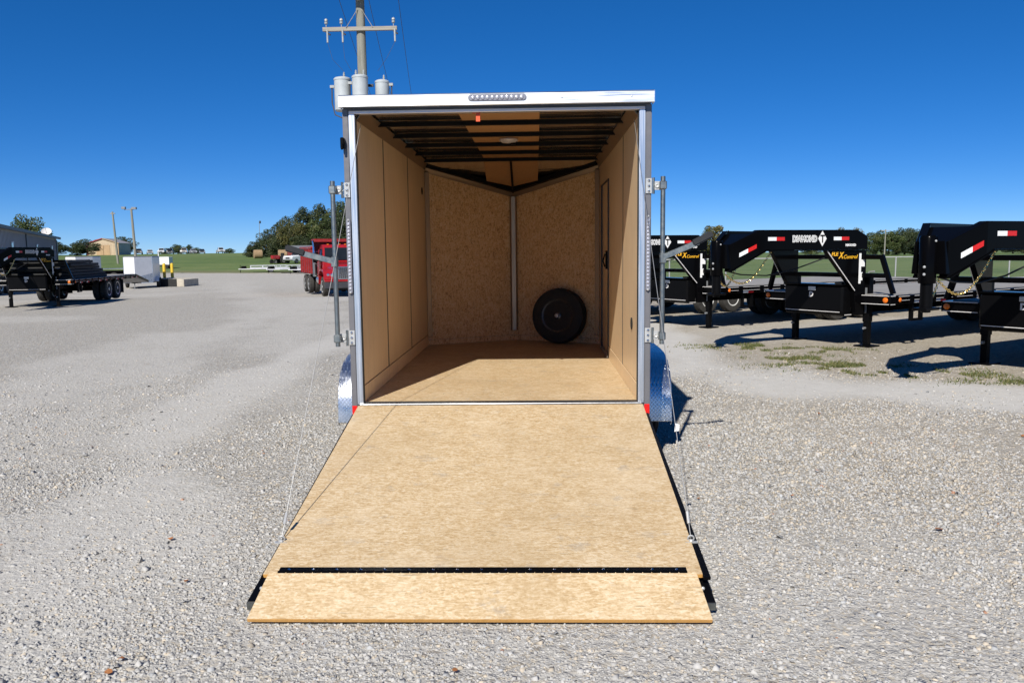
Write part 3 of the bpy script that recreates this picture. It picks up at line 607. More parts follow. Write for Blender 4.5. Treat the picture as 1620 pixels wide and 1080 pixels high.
P('cap_end', MB().box(-1.076, -1.0725, -.060, .05, 2.60, 2.678), 'aluminium', cap); P('cap_end', MB().box(1.0725, 1.076, -.060, .05, 2.60, 2.678), 'aluminium', cap)
m = MB()
for x in (-.98, -.55, .45, .92): m.lathe([(.007, 0), (.006, .003), (0, .004)], (x, -.062, 2.64), (0, -1, 0), 8)
P('cap_screw', m, 'zinc', cap)
def stadium(cx, cz, hx, hz, y0, y1, n=8):
    r = min(hx, hz); pts = []
    for k in range(4*n):
        a = 2*math.pi*k/(4*n); c_, s_ = math.cos(a), math.sin(a)
        pts.append((cx+(hx-r)*(1 if c_ > 1e-6 else -1 if c_ < -1e-6 else 0)+r*c_, cz+(hz-r)*(1 if s_ > 1e-6 else -1 if s_ < -1e-6 else 0)+r*s_))
    return MB().prism(pts, lambda a, b: (a, y0, b), lambda a, b: (a, y1, b))
lb = P('clearance_light', stadium(.012, 2.645, .196, .021, -.0625, -.072), 'lens_back', bevel=.002)
m = MB()
for k in range(11): m.ball((.012-.165+k*.033, -.073, 2.645), .0135, 8, 5, (1, .7, 1.05))
P('light_bulb', m, 'led_chip', lb, True)
P('light_rim', stadium(.012, 2.645, .202, .026, -.0621, -.066), 'zinc', lb)
for s in (-1, 1):                     # vertical light bars on the rear posts
    lb = P('light_bar', stadium(s*1.043, 1.585, .0155, .262, -.001, -.016), 'lens_back', bevel=.003)
    m = MB()
    for k in range(19): m.ball((s*1.043, -.0165, 1.585-.225+k*.025), .0125, 7, 4, (.95, .6, .8))
    P('light_bulb', m, 'led_chip', lb, True)
    P('screw_cap', MB().ball((s*1.043, -.017, 1.838), .008).ball((s*1.043, -.017, 1.332), .008), 'zinc', lb)
P('loading_lamp', MB().box(-1.074, -1.048, -.05, -.001, 2.325, 2.40).box(-1.07, -1.052, -.06, -.05, 2.315, 2.36), 'black_steel', bevel=.006)
# swung-out cam bars of the rear door
for s in (-1, 1):
    cb = P('cam_bar', MB().tube([(s*1.137, -.05, .955), (s*1.137, -.05, 2.105)], .0165, 14), 'galvanised', smooth=True)
    for z in (2.045, 1.012):
        h = P('hinge_plate', MB().box(*sorted((s*1.024, s*1.068)), -.011, -.001, z-.052, z+.052), 'zinc', cb, bevel=.003)
        P('hinge_pin', MB().tube([(s*1.077, -.018, z-.055), (s*1.077, -.018, z+.055)], .009, 8), 'galvanised', cb, True)
        P('hinge_arm', MB().box(*sorted((s*1.078, s*1.125)), -.024, -.018, z-.030, z+.030).lathe([(.017, 0), (.017, .006), (.009, .007), (0, .003)], (s*1.1, -.024, z), (0, -1, 0), 12), 'zinc', cb, bevel=.0015)
        P('bar_clamp', MB().box(*sorted((s*1.113, s*1.161)), -.074, -.026, z-.028, z+.028), 'galvanised', cb, bevel=.006)
        m = MB()
        for k in (-.036, 0, .036): m.lathe([(.009, 0), (.009, .004), (.005, .008), (0, .009)], (s*1.046, -.011, z+k), (0, -1, 0), 8)
        P('bolt', m, 'chrome', cb)
    up_ = .105 if s < 0 else .165; ln = .325
    a = Vector((s*1.14, -.07, 1.548)); b = a+V3(s*ln*.72, -.03, up_*.66); e_ = a+V3(s*ln, -.045, up_)
    P('latch_arm', MB().bar(a-V3(s*.02, 0, .0), b, .010, .040), 'galvanised', cb, bevel=.003)
    P('arm_grip', MB().bar(lerp(a, e_, .60), e_, .024, .046), 'grip', cb, bevel=.008, seg=2)
    P('arm_pivot', MB().box(*sorted((s*1.118, s*1.16)), -.078, -.026, 1.515, 1.585), 'galvanised', cb, bevel=.004)
    # lift cable from the header corner to the ramp
    top = Vector((s*.955, .10, 2.515)); bot = Vector((s*1.012, -1.86, .205))
    cbl = P('lift_cable', MB().tube([lerp(top, bot, k/12)-V3(0, 0, .010*math.sin(math.pi*k/12)) for k in range(13)], .0022, 6), 'cable_steel', smooth=True)
    P('cable_eye', MB().torus(bot+V3(0, 0, .0), .015, .0045, (0, 1, .2)).ball(bot+V3(0, -.01, -.012), .012).bar(bot+V3(-.03, -.01, -.016), bot+V3(.03, -.01, -.016), .02, .006), 'zinc', cbl)
    P('cable_clamp', MB().tube([lerp(top, bot, .955), lerp(top, bot, .975)], .008, 8), 'zinc', cbl)
    if s > 0:
        q = lerp(top, bot, .79); P('cable_tag', MB().add([q, q+V3(.022, -.004, -.006), q+V3(.020, -.004, -.040), q+V3(-.004, 0, -.046)], [(0, 1, 2, 3)]), 'sticker_white', cbl)
# fenders, axles and wheels
for s in (-1, 1):
    prof = [(.665, .26), (.675, .42), (.70, .54), (.77, .64), (.90, .715), (1.08, .755), (1.30, .765), (2.15, .765), (2.38, .755), (2.55, .715), (2.68, .64), (2.75, .54), (2.775, .42), (2.785, .26)]
    rings = [[(s*1.062, y, z), (s*1.325, y, z), (s*1.33, y, z-.004), (s*1.33, y+(.03 if y < 1.7 else -.03), z-.035), (s*1.326, y+(.03 if y < 1.7 else -.03), z-.035), (s*1.326, y+.004, z-.006), (s*1.062, y+.004, z-.005)] for y, z in prof]
    fd = P('fender', MB().loft(rings), 'tread_plate', smooth=True)
    lens = [(s*1.20, y, z) for y, z in prof]
    P('fender_brace', MB().box(*sorted((s*1.06, s*1.30)), 1.70, 1.74, .70, .755), 'black_steel', fd)
    for y in (1.29, 2.15):
        wheel(et, (s*1.19, y, .335), (s, 0, 0), .335, .205, .19, 'rim_silver', 'rubber', 6, 32)
for y in (1.29, 2.15): P('axle', MB().box(-1.1, 1.1, y-.035, y+.035, .30, .37), 'black_steel')
# ramp
A, B = Vector((0, -.035, .533)), Vector((0, -2.151, .1406)); rd = (B-A).normalized(); rn = Vector((0, -rd.z, rd.y)); rn = rn if rn.z > 0 else -rn
def on(x, k, h): return Vector((x, 0, 0))+A+rd*k+rn*h
LR = (B-A).length
rp = P('ramp_door', MB().hexa([on(-1.008, .012, -.018), on(1.008, .012, -.018), on(1.012, LR, -.018), on(-1.012, LR, -.018), on(-1.008, .012, 0), on(1.008, .012, 0), on(1.012, LR, 0), on(-1.012, LR, 0)]), 'deck_board')
P('board_edge', MB().hexa([on(-1.012, LR+.0005, -.0175), on(1.012, LR+.0005, -.0175), on(1.012, LR+.002, -.0175), on(-1.012, LR+.002, -.0175), on(-1.012, LR+.0005, -.0008), on(1.012, LR+.0005, -.0008), on(1.012, LR+.002, -.0008), on(-1.012, LR+.002, -.0008)]), 'board_edge', rp)
for s in (-1, 1):
    x0, x1 = (.97, 1.046) if s > 0 else (-1.046, -.96)
    fr = P('ramp_frame', MB().hexa([on(x0, .17, -.075), on(x1-(.02 if s > 0 else 0), .17, -.075), on(x1, LR+.145, -.090), on(x0, LR+.145, -.090), on(x0, .17, -.024 if s > 0 else -.045), on(x1-(.02 if s > 0 else 0), .17, -.024 if s > 0 else -.045), on(x1, LR+.145, -.050), on(x0, LR+.145, -.050)]), 'black_steel', rp, bevel=.003)
    P('frame_end', MB().hexa([on(x0, LR+.146, -.088), on(x1, LR+.146, -.088), on(x1, LR+.149, -.088), on(x0, LR+.149, -.088), on(x0, LR+.146, -.052), on(x1, LR+.146, -.052), on(x1, LR+.149, -.052), on(x0, LR+.149, -.052)]), 'galvanised', rp)
    P('frame_screw', MB().ball(on(s*1.004, LR+.06, -.036), .009), 'zinc', rp)
    x0, x1 = (1.0125, 1.046) if s > 0 else (-1.018, -1.0125)
    P('edge_rail', MB().hexa([on(x0, .17, -.0185), on(x1-(.02 if s > 0 else 0), .17, -.0185), on(x1, LR+.02, -.0185), on(x0, LR+.02, -.0185), on(x0, .17, -.004), on(x1-(.02 if s > 0 else 0), .17, -.004), on(x1, LR+.02, -.004), on(x0, LR+.02, -.004)]), 'black_steel', rp)
P('ramp_skin', MB().hexa([on(-.965, .03, -.070), on(.965, .03, -.070), on(.965, LR+.06, -.062), on(-.965, LR+.06, -.062), on(-.965, .03, -.066), on(.965, .03, -.066), on(.965, LR+.06, -.058), on(-.965, LR+.06, -.058)]), 'charcoal_skin', rp)
FA, FB = Vector((0, -2.140, .154)), Vector((0, -2.388, .034)); fd_ = (FB-FA).normalized(); fn_ = Vector((0, -fd_.z, fd_.y)); fn_ = fn_ if fn_.z > 0 else -fn_; LF = (FB-FA).length
def onf(x, k, h): return Vector((x, 0, 0))+FA+fd_*k+fn_*h
fl = P('ramp_flap', MB().hexa([onf(-.984, .012, -.018), onf(.984, .012, -.018), onf(1.010, LF, -.018), onf(-1.010, LF, -.018), onf(-.984, .012, 0), onf(.984, .012, 0), onf(1.010, LF, 0), onf(-1.010, LF, 0)]), 'deck_board', rp)
P('board_edge', MB().hexa([onf(-1.009, LF+.0005, -.0178), onf(1.009, LF+.0005, -.0178), onf(1.009, LF+.002, -.0178), onf(-1.009, LF+.002, -.0178), onf(-1.009, LF+.0005, -.0006), onf(1.009, LF+.0005, -.0006), onf(1.009, LF+.002, -.0006), onf(-1.009, LF+.002, -.0006)]), 'board_edge', fl)
ph = P('piano_hinge', MB().hexa([on(-.945, LR-.052, .001), on(.945, LR-.052, .001), on(.945, LR-.006, .001), on(-.945, LR-.006, .001), on(-.945, LR-.052, .004), on(.945, LR-.052, .004), on(.945, LR-.006, .004), on(-.945, LR-.006, .004)]), 'black_steel', rp)
m = MB()
for k in range(46): m.tube([on(-.945+k*1.89/46+.002, LR-.004, .007), on(-.945+(k+1)*1.89/46-.002, LR-.004, .007)], .0075, 8)
P('hinge_knuckle', m, 'black_paint', rp, True)
for k in range(17): P('hinge_screw', MB().lathe([(.007, 0), (.006, .002), (0, .003)], on(-.90+k*1.80/16, LR-.033, .004), rn, 8), 'chrome', rp)
# sill hinge between floor and ramp
P('sill_hinge', MB().tube([(-1.0, -.018, .532), (1.0, -.018, .532)], .011, 10).box(-.99, .99, -.006, .019, .5385, .5415), 'sill_metal', smooth=True)
P('sill_seal', MB().box(-.985, .985, .020, .032, ZF+.0005, ZF+.006), 'sill_black')
P('bumper_sill', MB().box(-1.012, 1.012, -.012, .029, .43, .518), 'black_steel', bevel=.003)
# floor screws
m = MB()
for i in range(9):
    for y in (.35, .95, 1.55, 2.15, 2.75): m.lathe([(.004, .0), (.003, .001), (0, .001)], (-.88+i*.22+random.uniform(-.01, .01), y+random.uniform(-.01, .01), ZF), (0, 0, 1), 6)
P('floor_screw', m, 'skin_hole')

# spare wheel leaning on the nose wall
ax = Vector((-.34, -.94, .10)).normalized()
sw = empty('spare_wheel', (.53, 3.70, ZF), 0, 'spare trailer wheel with black rim leaning inside the cargo trailer', 'wheel')
wheel(sw, (0, 0, .318), ax, .316, .19, .185, 'rim_black', 'rubber', 6, 40, holes=8)
MB().lathe([(.028, 0), (.028, .05), (.02, .06), (0, .062)], Vector((0, 0, .318))+ax*.05, ax, 14).build('hub_cap', 'zinc', sw, True)
x_ = ax.cross(Vector((0, 0, 1))).normalized(); y_ = x_.cross(ax)
for k in range(6):
    g_ = k*math.pi/3+.3; MB().lathe([(.013, 0), (.013, .022), (.008, .028), (0, .029)], Vector((0, 0, .318))+ax*.047+(x_*math.cos(g_)+y_*math.sin(g_))*.083, ax, 6).build('lug_nut', 'chrome', sw)
for ch in children(sw): ch.name = 'tyre'

# ------------------------------------------------------------------ black gooseneck flatbed trailers
# local frame: x runs back from the coupler, -y is the side with the lettering, z up
def make_gooseneck(AX=(6.15, 7.10), LE=9.2):
    g = empty('gooseneck_trailer')
    def Q(name, mb, mat, parent=g, smooth=False, bevel=0): return mb.build(name, mat, parent, smooth, bevel)
    def lat(s):                       # half distance between the neck beams
        return .085+(s-.06)/.44*.185 if s < .5 else .27+(s-.5)/2.12*.335
    TH = .10
    for d in (-1, 1):                 # d=-1 is the lettered side
        def pt(s, z, o): return (s, d*(lat(s)+o), z)
        rings = [[pt(s, zb, 0), pt(s, zb, TH), pt(s, zt, TH), pt(s, zt, 0)] for s, zb, zt in ((.07, 1.26, 1.655), (.5, 1.505, 1.87), (.62, 1.565, 1.87), (2.42, 1.565, 1.87), (2.63, 1.565, 1.77))]
        nb = Q('neck_beam', MB().loft(rings), 'black_paint', bevel=.006)
        rings = [[pt(s, z-.014, -.02), pt(s, z-.014, TH+.02), pt(s, z, TH+.02), pt(s, z, -.02)] for s, z in ((.09, 1.268), (.62, 1.564), (2.43, 1.564))]
        Q('beam_flange', MB().loft(rings), 'black_paint', nb)
        gp = [(1.80, 1.549), (2.40, .90), (2.44, .52), (2.63, .52), (2.63, 1.549)]
        up_ = Q('upright', MB().prism(gp, lambda a, b: pt(a, b, .012), lambda a, b: pt(a, b, TH-.012)), 'black_paint', bevel=.004)
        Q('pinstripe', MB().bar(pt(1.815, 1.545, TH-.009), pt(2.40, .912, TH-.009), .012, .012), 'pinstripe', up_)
        # lettering and tape on the outer face
        ang = math.atan2(.335, 2.12)*d; ox = TH+.002
        rot = Matrix.Rotation(ang, 4, 'Z') @ Matrix.Rotation(rad(90), 4, 'X')
        if d > 0: rot = Matrix.Rotation(ang, 4, 'Z') @ Matrix.Rotation(math.pi, 4, 'Z') @ Matrix.Rotation(rad(90), 4, 'X')
        def place(s, z, o=0): return Matrix.Translation(Vector(pt(s, z, ox+o))) @ rot
        def tape(name, mat, s0, s1, z0, z1, hh):
            m = MB(); m.hexa([pt(s0, z0-hh, ox-.004), pt(s1, z1-hh, ox-.004), pt(s1, z1-hh, ox+.001), pt(s0, z0-hh, ox+.001), pt(s0, z0+hh, ox-.004), pt(s1, z1+hh, ox-.004), pt(s1, z1+hh, ox+.001), pt(s0, z0+hh, ox+.001)]); Q(name, m, mat, nb)
        first, second = ('tape_white', 'tape_red') if d < 0 else ('tape_white', 'tape_red')
        tape('white_tape', first, .21, .335, 1.50, 1.565, .030); tape('red_tape', second, .337, .46, 1.566, 1.63, .030)
        for a in (.66, 1.93): tape('white_tape', first, a, a+.155, 1.735, 1.735, .027); tape('red_tape', second, a+.157, a+.31, 1.735, 1.735, .027)
        cx = 1.70
        m = MB(); m.prism([(cx-.082, 1.735), (cx, 1.735-.118), (cx+.082, 1.735), (cx, 1.735+.118)], lambda a, b: pt(a, b, ox-.004), lambda a, b: pt(a, b, ox+.002)); Q('emblem', m, 'sticker_white', nb)
        s0 = 1.12 if d < 0 else 1.62
        text('lettering', 'DIAMOND', .125, 'sticker_white', nb, place(s0, 1.692, .001), .001, .011, .80)
        text('lettering_fill', 'DIAMOND', .125, 'black_paint', nb, place(s0, 1.692, .0035), .001, -.003, .80)
        text('emblem_letter', 'T', .165, 'black_paint', nb, place(cx, 1.677, .0045), .001, .004, .9, 0, 'CENTER')
        def gplace(s, z): return Matrix.Translation(Vector(pt(s, z, TH-.0085))) @ rot
        s1 = 1.90 if d < 0 else 2.44
        text('yellow_lettering', 'FLE', .088, 'letter_yellow', up_, gplace(s1, 1.468), .001, .003, 1.05, .25)
        text('yellow_lettering', 'X', .15, 'letter_yellow', up_, gplace(s1+(.15 if d < 0 else -.15), 1.425), .001, .004, .8, .3)
        text('yellow_lettering', 'Control', .085, 'letter_yellow', up_, gplace(s1+(.24 if d < 0 else -.24), 1.420), .001, .001, 1.05, .35)
        text('small_lettering', 'MAXXD', .05, 'sticker_white', nb, place(2.17 if d < 0 else 2.38, 1.615, .001), .001, .003, 1.2)
        for (a, b, z0, z1) in ((2.475, 2.52, 1.02, 1.50), (2.52, 2.595, 1.29, 1.40), (2.52, 2.555, 1.07, 1.20)):
            m = MB(); m.hexa([pt(a, z0, TH-.011), pt(b, z0, TH-.011), pt(b, z0, TH-.0095), pt(a, z0, TH-.0095), pt(a, z1, TH-.011), pt(b, z1, TH-.011), pt(b, z1, TH-.0095), pt(a, z1, TH-.0095)]); Q('decal', m, 'sticker_white', up_)
    # neck cross pieces and coupler
    Q('neck_plate', MB().hexa([(.02, -.2, 1.30), (.02, .2, 1.30), (.10, .2, 1.30), (.10, -.2, 1.30), (.02, -.17, 1.66), (.02, .17, 1.66), (.10, .17, 1.66), (.10, -.17, 1.66)]), 'black_paint', bevel=.006)
    Q('neck_deck', MB().hexa([(.10, -.15, 1.60), (.10, .15, 1.60), (.52, .30, 1.80), (.52, -.30, 1.80), (.10, -.15, 1.62), (.10, .15, 1.62), (.52, .30, 1.82), (.52, -.30, 1.82)]), 'black_paint')
    cp = Q('coupler', MB().lathe([(.0, 1.20), (.088, 1.20), (.092, 1.22), (.092, 1.70), (.080, 1.72), (0, 1.72)], (0, 0, 0), (0, 0, 1), 20), 'black_paint', smooth=True)
    Q('coupler_tube', MB().lathe([(0, .935), (.066, .935), (.066, 1.25), (0, 1.25)], (0, 0, 0), (0, 0, 1), 18), 'black_steel', cp, True)
    Q('coupler_foot', MB().box(-.13, .13, -.085, .085, .905, .935).lathe([(0, .88), (.05, .88), (.05, .906), (0, .906)], (0, 0, 0), (0, 0, 1), 14), 'black_steel', cp, bevel=.006)
    Q('set_bolt', MB().ball((-.095, -.02, 1.30), .016).ball((-.095, -.02, 1.38), .016).ball((-.02, -.095, 1.66), .013), 'zinc', cp)
    Q('latch_handle', MB().tube([(.05, .05, 1.02), (.16, .10, 1.06), (.28, .13, 1.13)], .011, 7), 'black_steel', cp, True)
    # gold safety chains hanging under the neck
    for y0, y1, s1, dip in ((-.09, -.27, .86, .30), (.09, .25, .78, .36)):
        m = MB(); n = 30; pts = []
        for i in range(n):
            k = i/(n-1); pts.append(Vector((.10+k*(s1-.10), y0+(y1-y0)*k, 1.21+(1.52-1.21)*k-dip*math.sin(math.pi*k)*(1-.25*k))))
        for i, p_ in enumerate(pts):
            dd = (pts[min(i+1, n-1)]-pts[max(i-1, 0)]).normalized(); sd = dd.cross(Vector((0, 0, 1))).normalized(); nrm = sd if i % 2 else sd.cross(dd)
            m.torus(p_, .014, .0052, nrm, 8, 5, dd*1.5)
        Q('safety_chain', m, 'gold_chain', smooth=True)
    Q('wiring', MB().tube([(.12, -.05, 1.27), (.5, -.02, 1.20), (1.1, 0, 1.17), (1.7, .0, 1.24), (2.5, .0, 1.42)], .011, 6), 'rubber', smooth=True)
    # rungs and side braces of the front bulkhead
    for z, hw in ((1.44, .98), (1.15, 1.08)): Q('rung', MB().box(2.54, 2.60, -hw, hw, z-.036, z+.036), 'black_paint', bevel=.005)
    for d in (-1, 1): Q('side_brace', MB().bar((2.57, d*1.0, 1.47), (2.60, d*1.20, .87), .07, .07), 'black_paint', bevel=.005)
    # toolbox
    tb = Q('toolbox', MB().prism([(2.22, .56), (2.27, .50), (2.47, .50), (2.47, .985), (2.22, .985)], lambda a, b: (a, -.57, b), lambda a, b: (a, .57, b)), 'black_steel', bevel=.03)
    Q('toolbox_lid', MB().box(2.20, 2.475, -.575, .575, .987, 1.012), 'black_paint', tb, bevel=.006)
    Q('latch', MB().box(2.205, 2.219, -.07, .07, .90, .965), 'zinc', tb, bevel=.004); Q('lid_handle', MB().box(2.28, 2.40, -.50, -.38, 1.013, 1.04), 'rubber', tb)
    text('emblem', 'D', .11, 'pinstripe', tb, Matrix.Translation((2.2185, .06, .80)) @ Matrix.Rotation(rad(-90), 4, 'Z') @ Matrix.Rotation(rad(90), 4, 'X'), .001, .006)
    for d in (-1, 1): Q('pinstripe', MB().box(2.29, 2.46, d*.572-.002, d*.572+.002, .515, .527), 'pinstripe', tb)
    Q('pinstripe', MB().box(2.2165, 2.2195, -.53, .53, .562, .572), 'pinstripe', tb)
    # front cross beam with marker lamps
    fb = Q('front_beam', MB().box(2.50, 2.625, -1.225, 1.225, .70, .845), 'black_paint', bevel=.006)
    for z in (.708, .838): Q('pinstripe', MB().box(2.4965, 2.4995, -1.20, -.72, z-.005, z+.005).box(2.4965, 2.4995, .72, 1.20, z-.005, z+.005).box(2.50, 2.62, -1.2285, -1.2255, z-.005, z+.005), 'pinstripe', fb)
    for y in (-1.14, 1.14): Q('marker_lamp', MB().lathe([(.042, 0), (.042, .014), (.03, .024), (0, .028)], (2.4985, y, .772), (-1, 0, 0), 14), 'amber_lens', fb, True)
    Q('marker_lamp', MB().lathe([(.035, 0), (.035, .012), (.025, .02), (0, .024)], (2.70, -1.2465, .775), (0, -1, 0), 14), 'amber_lens', fb, True)
    # landing jacks
    for d in (-1, 1):
        y = d*.70
        j = Q('landing_jack', MB().box(2.645, 2.755, y-.055, y+.055, .40, 1.16), 'black_steel', bevel=.006)
        Q('jack_leg', MB().box(2.655, 2.745, y-.045, y+.045, .022, .42), 'black_steel', j, bevel=.004)
        Q('jack_foot', MB().box(2.55, 2.85, y-.14, y+.14, .004, .024), 'black_steel', j, bevel=.004)
        Q('jack_pin', MB().tube([(2.65, y, .30), (2.60, y, .30)], .02, 8), 'grey_steel', j); Q('jack_plate', MB().box(2.635, 2.644, y-.02, y+.02, .55, .95), 'grey_steel', j)
        Q('jack_crank', MB().tube([(2.70, y, 1.16), (2.70, y, 1.20), (2.70, y+d*.1, 1.21)], .012, 6), 'zinc', j)
    # bed
    for d in (-1, 1):
        mr = Q('main_rail', MB().box(2.63, LE, d*.45-.07, d*.45+.07, .53, .55).box(2.63, LE, d*.45-.012, d*.45+.012, .55, .78).box(2.63, LE, d*.45-.07, d*.45+.07, .78, .80), 'black_paint')
        sr = Q('side_rail', MB().box(2.63, LE, min(d*1.14, d*1.22), max(d*1.14, d*1.22), .715, .845), 'black_paint', bevel=.004)
        Q('rub_rail', MB().box(2.66, LE-.02, min(d*1.245, d*1.255), max(d*1.245, d*1.255), .765, .83), 'black_paint', sr)
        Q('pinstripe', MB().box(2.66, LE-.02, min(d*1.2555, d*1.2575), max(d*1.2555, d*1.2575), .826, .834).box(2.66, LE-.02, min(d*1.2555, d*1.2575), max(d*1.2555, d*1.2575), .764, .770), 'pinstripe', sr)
        for k in range(int((LE-2.6)/.6)):
            x = 2.95+k*.6
            Q('stake_pocket', MB().box(x, x+.12, min(d*1.2205, d*1.262), max(d*1.2205, d*1.262), .705, .838), 'black_paint', sr)
            if k % 3 != 2:
                Q('white_tape', MB().box(x+.16, x+.31, min(d*1.2205, d*1.2225), max(d*1.2205, d*1.2225), .715, .758), 'tape_white', sr)
                Q('red_tape', MB().box(x+.312, x+.46, min(d*1.2205, d*1.2225), max(d*1.2205, d*1.2225), .715, .758), 'tape_red', sr)
    for k in range(12): Q('deck_board', MB().box(2.63, LE-.005, -1.135+k*.1895, -1.135+k*.1895+.182, .818, .855), 'deck_grey')
    m = MB()
    for k in range(int((LE-2.6)/.6)): m.box(2.8+k*.6, 2.86+k*.6, -1.139, 1.139, .76, .817)
    Q('cross_member', m, 'black_steel')
    dv = Q('dovetail', MB().hexa([(LE, -1.22, .72), (LE, 1.22, .72), (LE+1.7, 1.22, .46), (LE+1.7, -1.22, .46), (LE, -1.22, .85), (LE, 1.22, .85), (LE+1.7, 1.22, .54), (LE+1.7, -1.22, .54)]), 'black_paint')
    for k in range(8): Q('dovetail_cleat', MB().bar((LE+.15+k*.2, -1.15, .829-k*.0365), (LE+.15+k*.2, 1.15, .829-k*.0365), .04, .03), 'black_steel', dv)
    # axles and dual wheels
    for x in AX:
        Q('axle', MB().tube([(x, -1.0, .40), (x, 1.0, .40)], .06, 10), 'black_steel')
        for d in (-1, 1):
            wheel(g, (x, d*1.06, .395), (0, d, 0), .395, .22, .235, 'rim_silver', 'rubber_dusty', 8, 26)
            wheel(g, (x, d*.80, .395), (0, -d, 0), .395, .22, .235, 'rim_black', 'rubber_dusty', 0, 20)
    Q('suspension', MB().box(AX[0]-.45, AX[1]+.5, .42, .50, .36, .52).box(AX[0]-.45, AX[1]+.5, -.50, -.42, .36, .52), 'black_steel')
    Q('step', MB().box(3.15, 3.45, -1.18, -1.12, .42, .45).box(3.15, 3.19, -1.18, -1.12, .45, .71).box(3.41, 3.45, -1.18, -1.12, .45, .71), 'black_steel')
    for d in (-1, 1): Q('mud_flap', MB().box(AX[1]+.52, AX[1]+.53, min(d*.62, d*1.2), max(d*.62, d*1.2), .2, .7), 'rubber')
    return g
gn = make_gooseneck(); gb = make_gooseneck((8.5, 9.45), 11.6)
GG = 'black gooseneck flatbed trailers parked on the lot'
spots = [((4.55, 3.40), 35, 'black gooseneck flatbed trailer nearest on the right, cut by the frame edge'),
         ((2.97, 6.70), 34, 'black gooseneck flatbed trailer in the middle of the three on the right'),
         ((1.12, 10.15), 33, 'black gooseneck flatbed trailer half hidden behind the cargo trailer'),
         ((-15.2, 17.3), 100, 'black gooseneck flatbed trailer with a dark stacked load on the far left'),
         ((-21.6, 22.2), 107, 'black gooseneck flatbed trailer at the left frame edge before the grey building')]
proto_kids = {}
for x in COL.objects:
    if x.parent: proto_kids.setdefault(x.parent.name, []).append(x)
for i, ((x, y), a, lab) in enumerate(spots):
    o = (gb, copy_tree(gb, None, proto_kids) if i == 1 else None, gn)[i] if i < 3 else copy_tree(gn, None, proto_kids)
    o.location = (x, y, ground_z(x, y)); o.rotation_euler = (0, 0, rad(a)); tag(o, lab, 'trailer', GG)
# load on the left trailer: stacked steel racks under straps
def local(spot, s, l, z):
    (x, y), a, _ = spot; a = rad(a); return Vector((x+math.cos(a)*s+math.sin(a)*l, y+math.sin(a)*s-math.cos(a)*l, z))
p_ = local(spots[3], 4.6, .0, .856); ld = empty('stacked_racks', p_, rad(100), 'stack of dark racks piled on the left gooseneck trailer', 'load')
for k in range(6): MB().box(-1.75+((k*37)%5)*.04, 1.75-k*k*.05, -1.05+((k*17)%4)*.03, 1.0-((k*29)%3)*.05, k*.10+.002, k*.10+.092).build('rack', 'dark_load', ld, False, .012)
for x in (-1.0, .6): MB().bar((x, -1.02, .01), (x, -.86, .60), .06, .012, (1, 0, 0)).bar((x, -.86, .60), (x, .7, .60), .06, .012).build('strap', 'rubber', ld)

# low black equipment trailer with white wheels beyond the third gooseneck
lt = empty('equipment_trailer', (3.78, 15.65, ground_z(3.78, 15.65)), rad(34), 'low black equipment trailer with white rimmed wheels behind the goosenecks', 'trailer')
MB().box(-3.2, 3.6, -.95, .95, .52, .62).build('deck', 'deck_grey', lt)
for d in (-1, 1): MB().box(-3.2, 3.6, min(d*.955, d*1.03), max(d*.955, d*1.03), .44, .63).build('side_rail', 'black_paint', lt, False, .004)
MB().bar((-3.2, -.8, .5), (-4.6, 0, .5), .08, .12).bar((-3.2, .8, .5), (-4.6, 0, .5), .08, .12).build('tongue', 'black_paint', lt)
MB().box(-3.2, -3.14, -.95, .95, .63, 1.15).build('front_panel', 'black_paint', lt)
for x in (0, .88):
    MB().tube([(x, -1, .36), (x, 1, .36)], .04, 8).build('axle', 'black_steel', lt)
    for d in (-1, 1): wheel(lt, (x, d*1.17, .36), (0, d, 0), .36, .21, .20, 'rim_white', 'rubber_dusty', 8, 28, holes=8)
for d in (-1, 1): MB().loft([[(x, d*1.05, z), (x, d*1.30, z), (x, d*1.30, z-.02), (x, d*1.05, z-.02)] for x, z in ((-.48, .55), (-.34, .76), (-.1, .80), (.98, .80), (1.22, .76), (1.36, .55))]).build('fender', 'black_paint', lt)

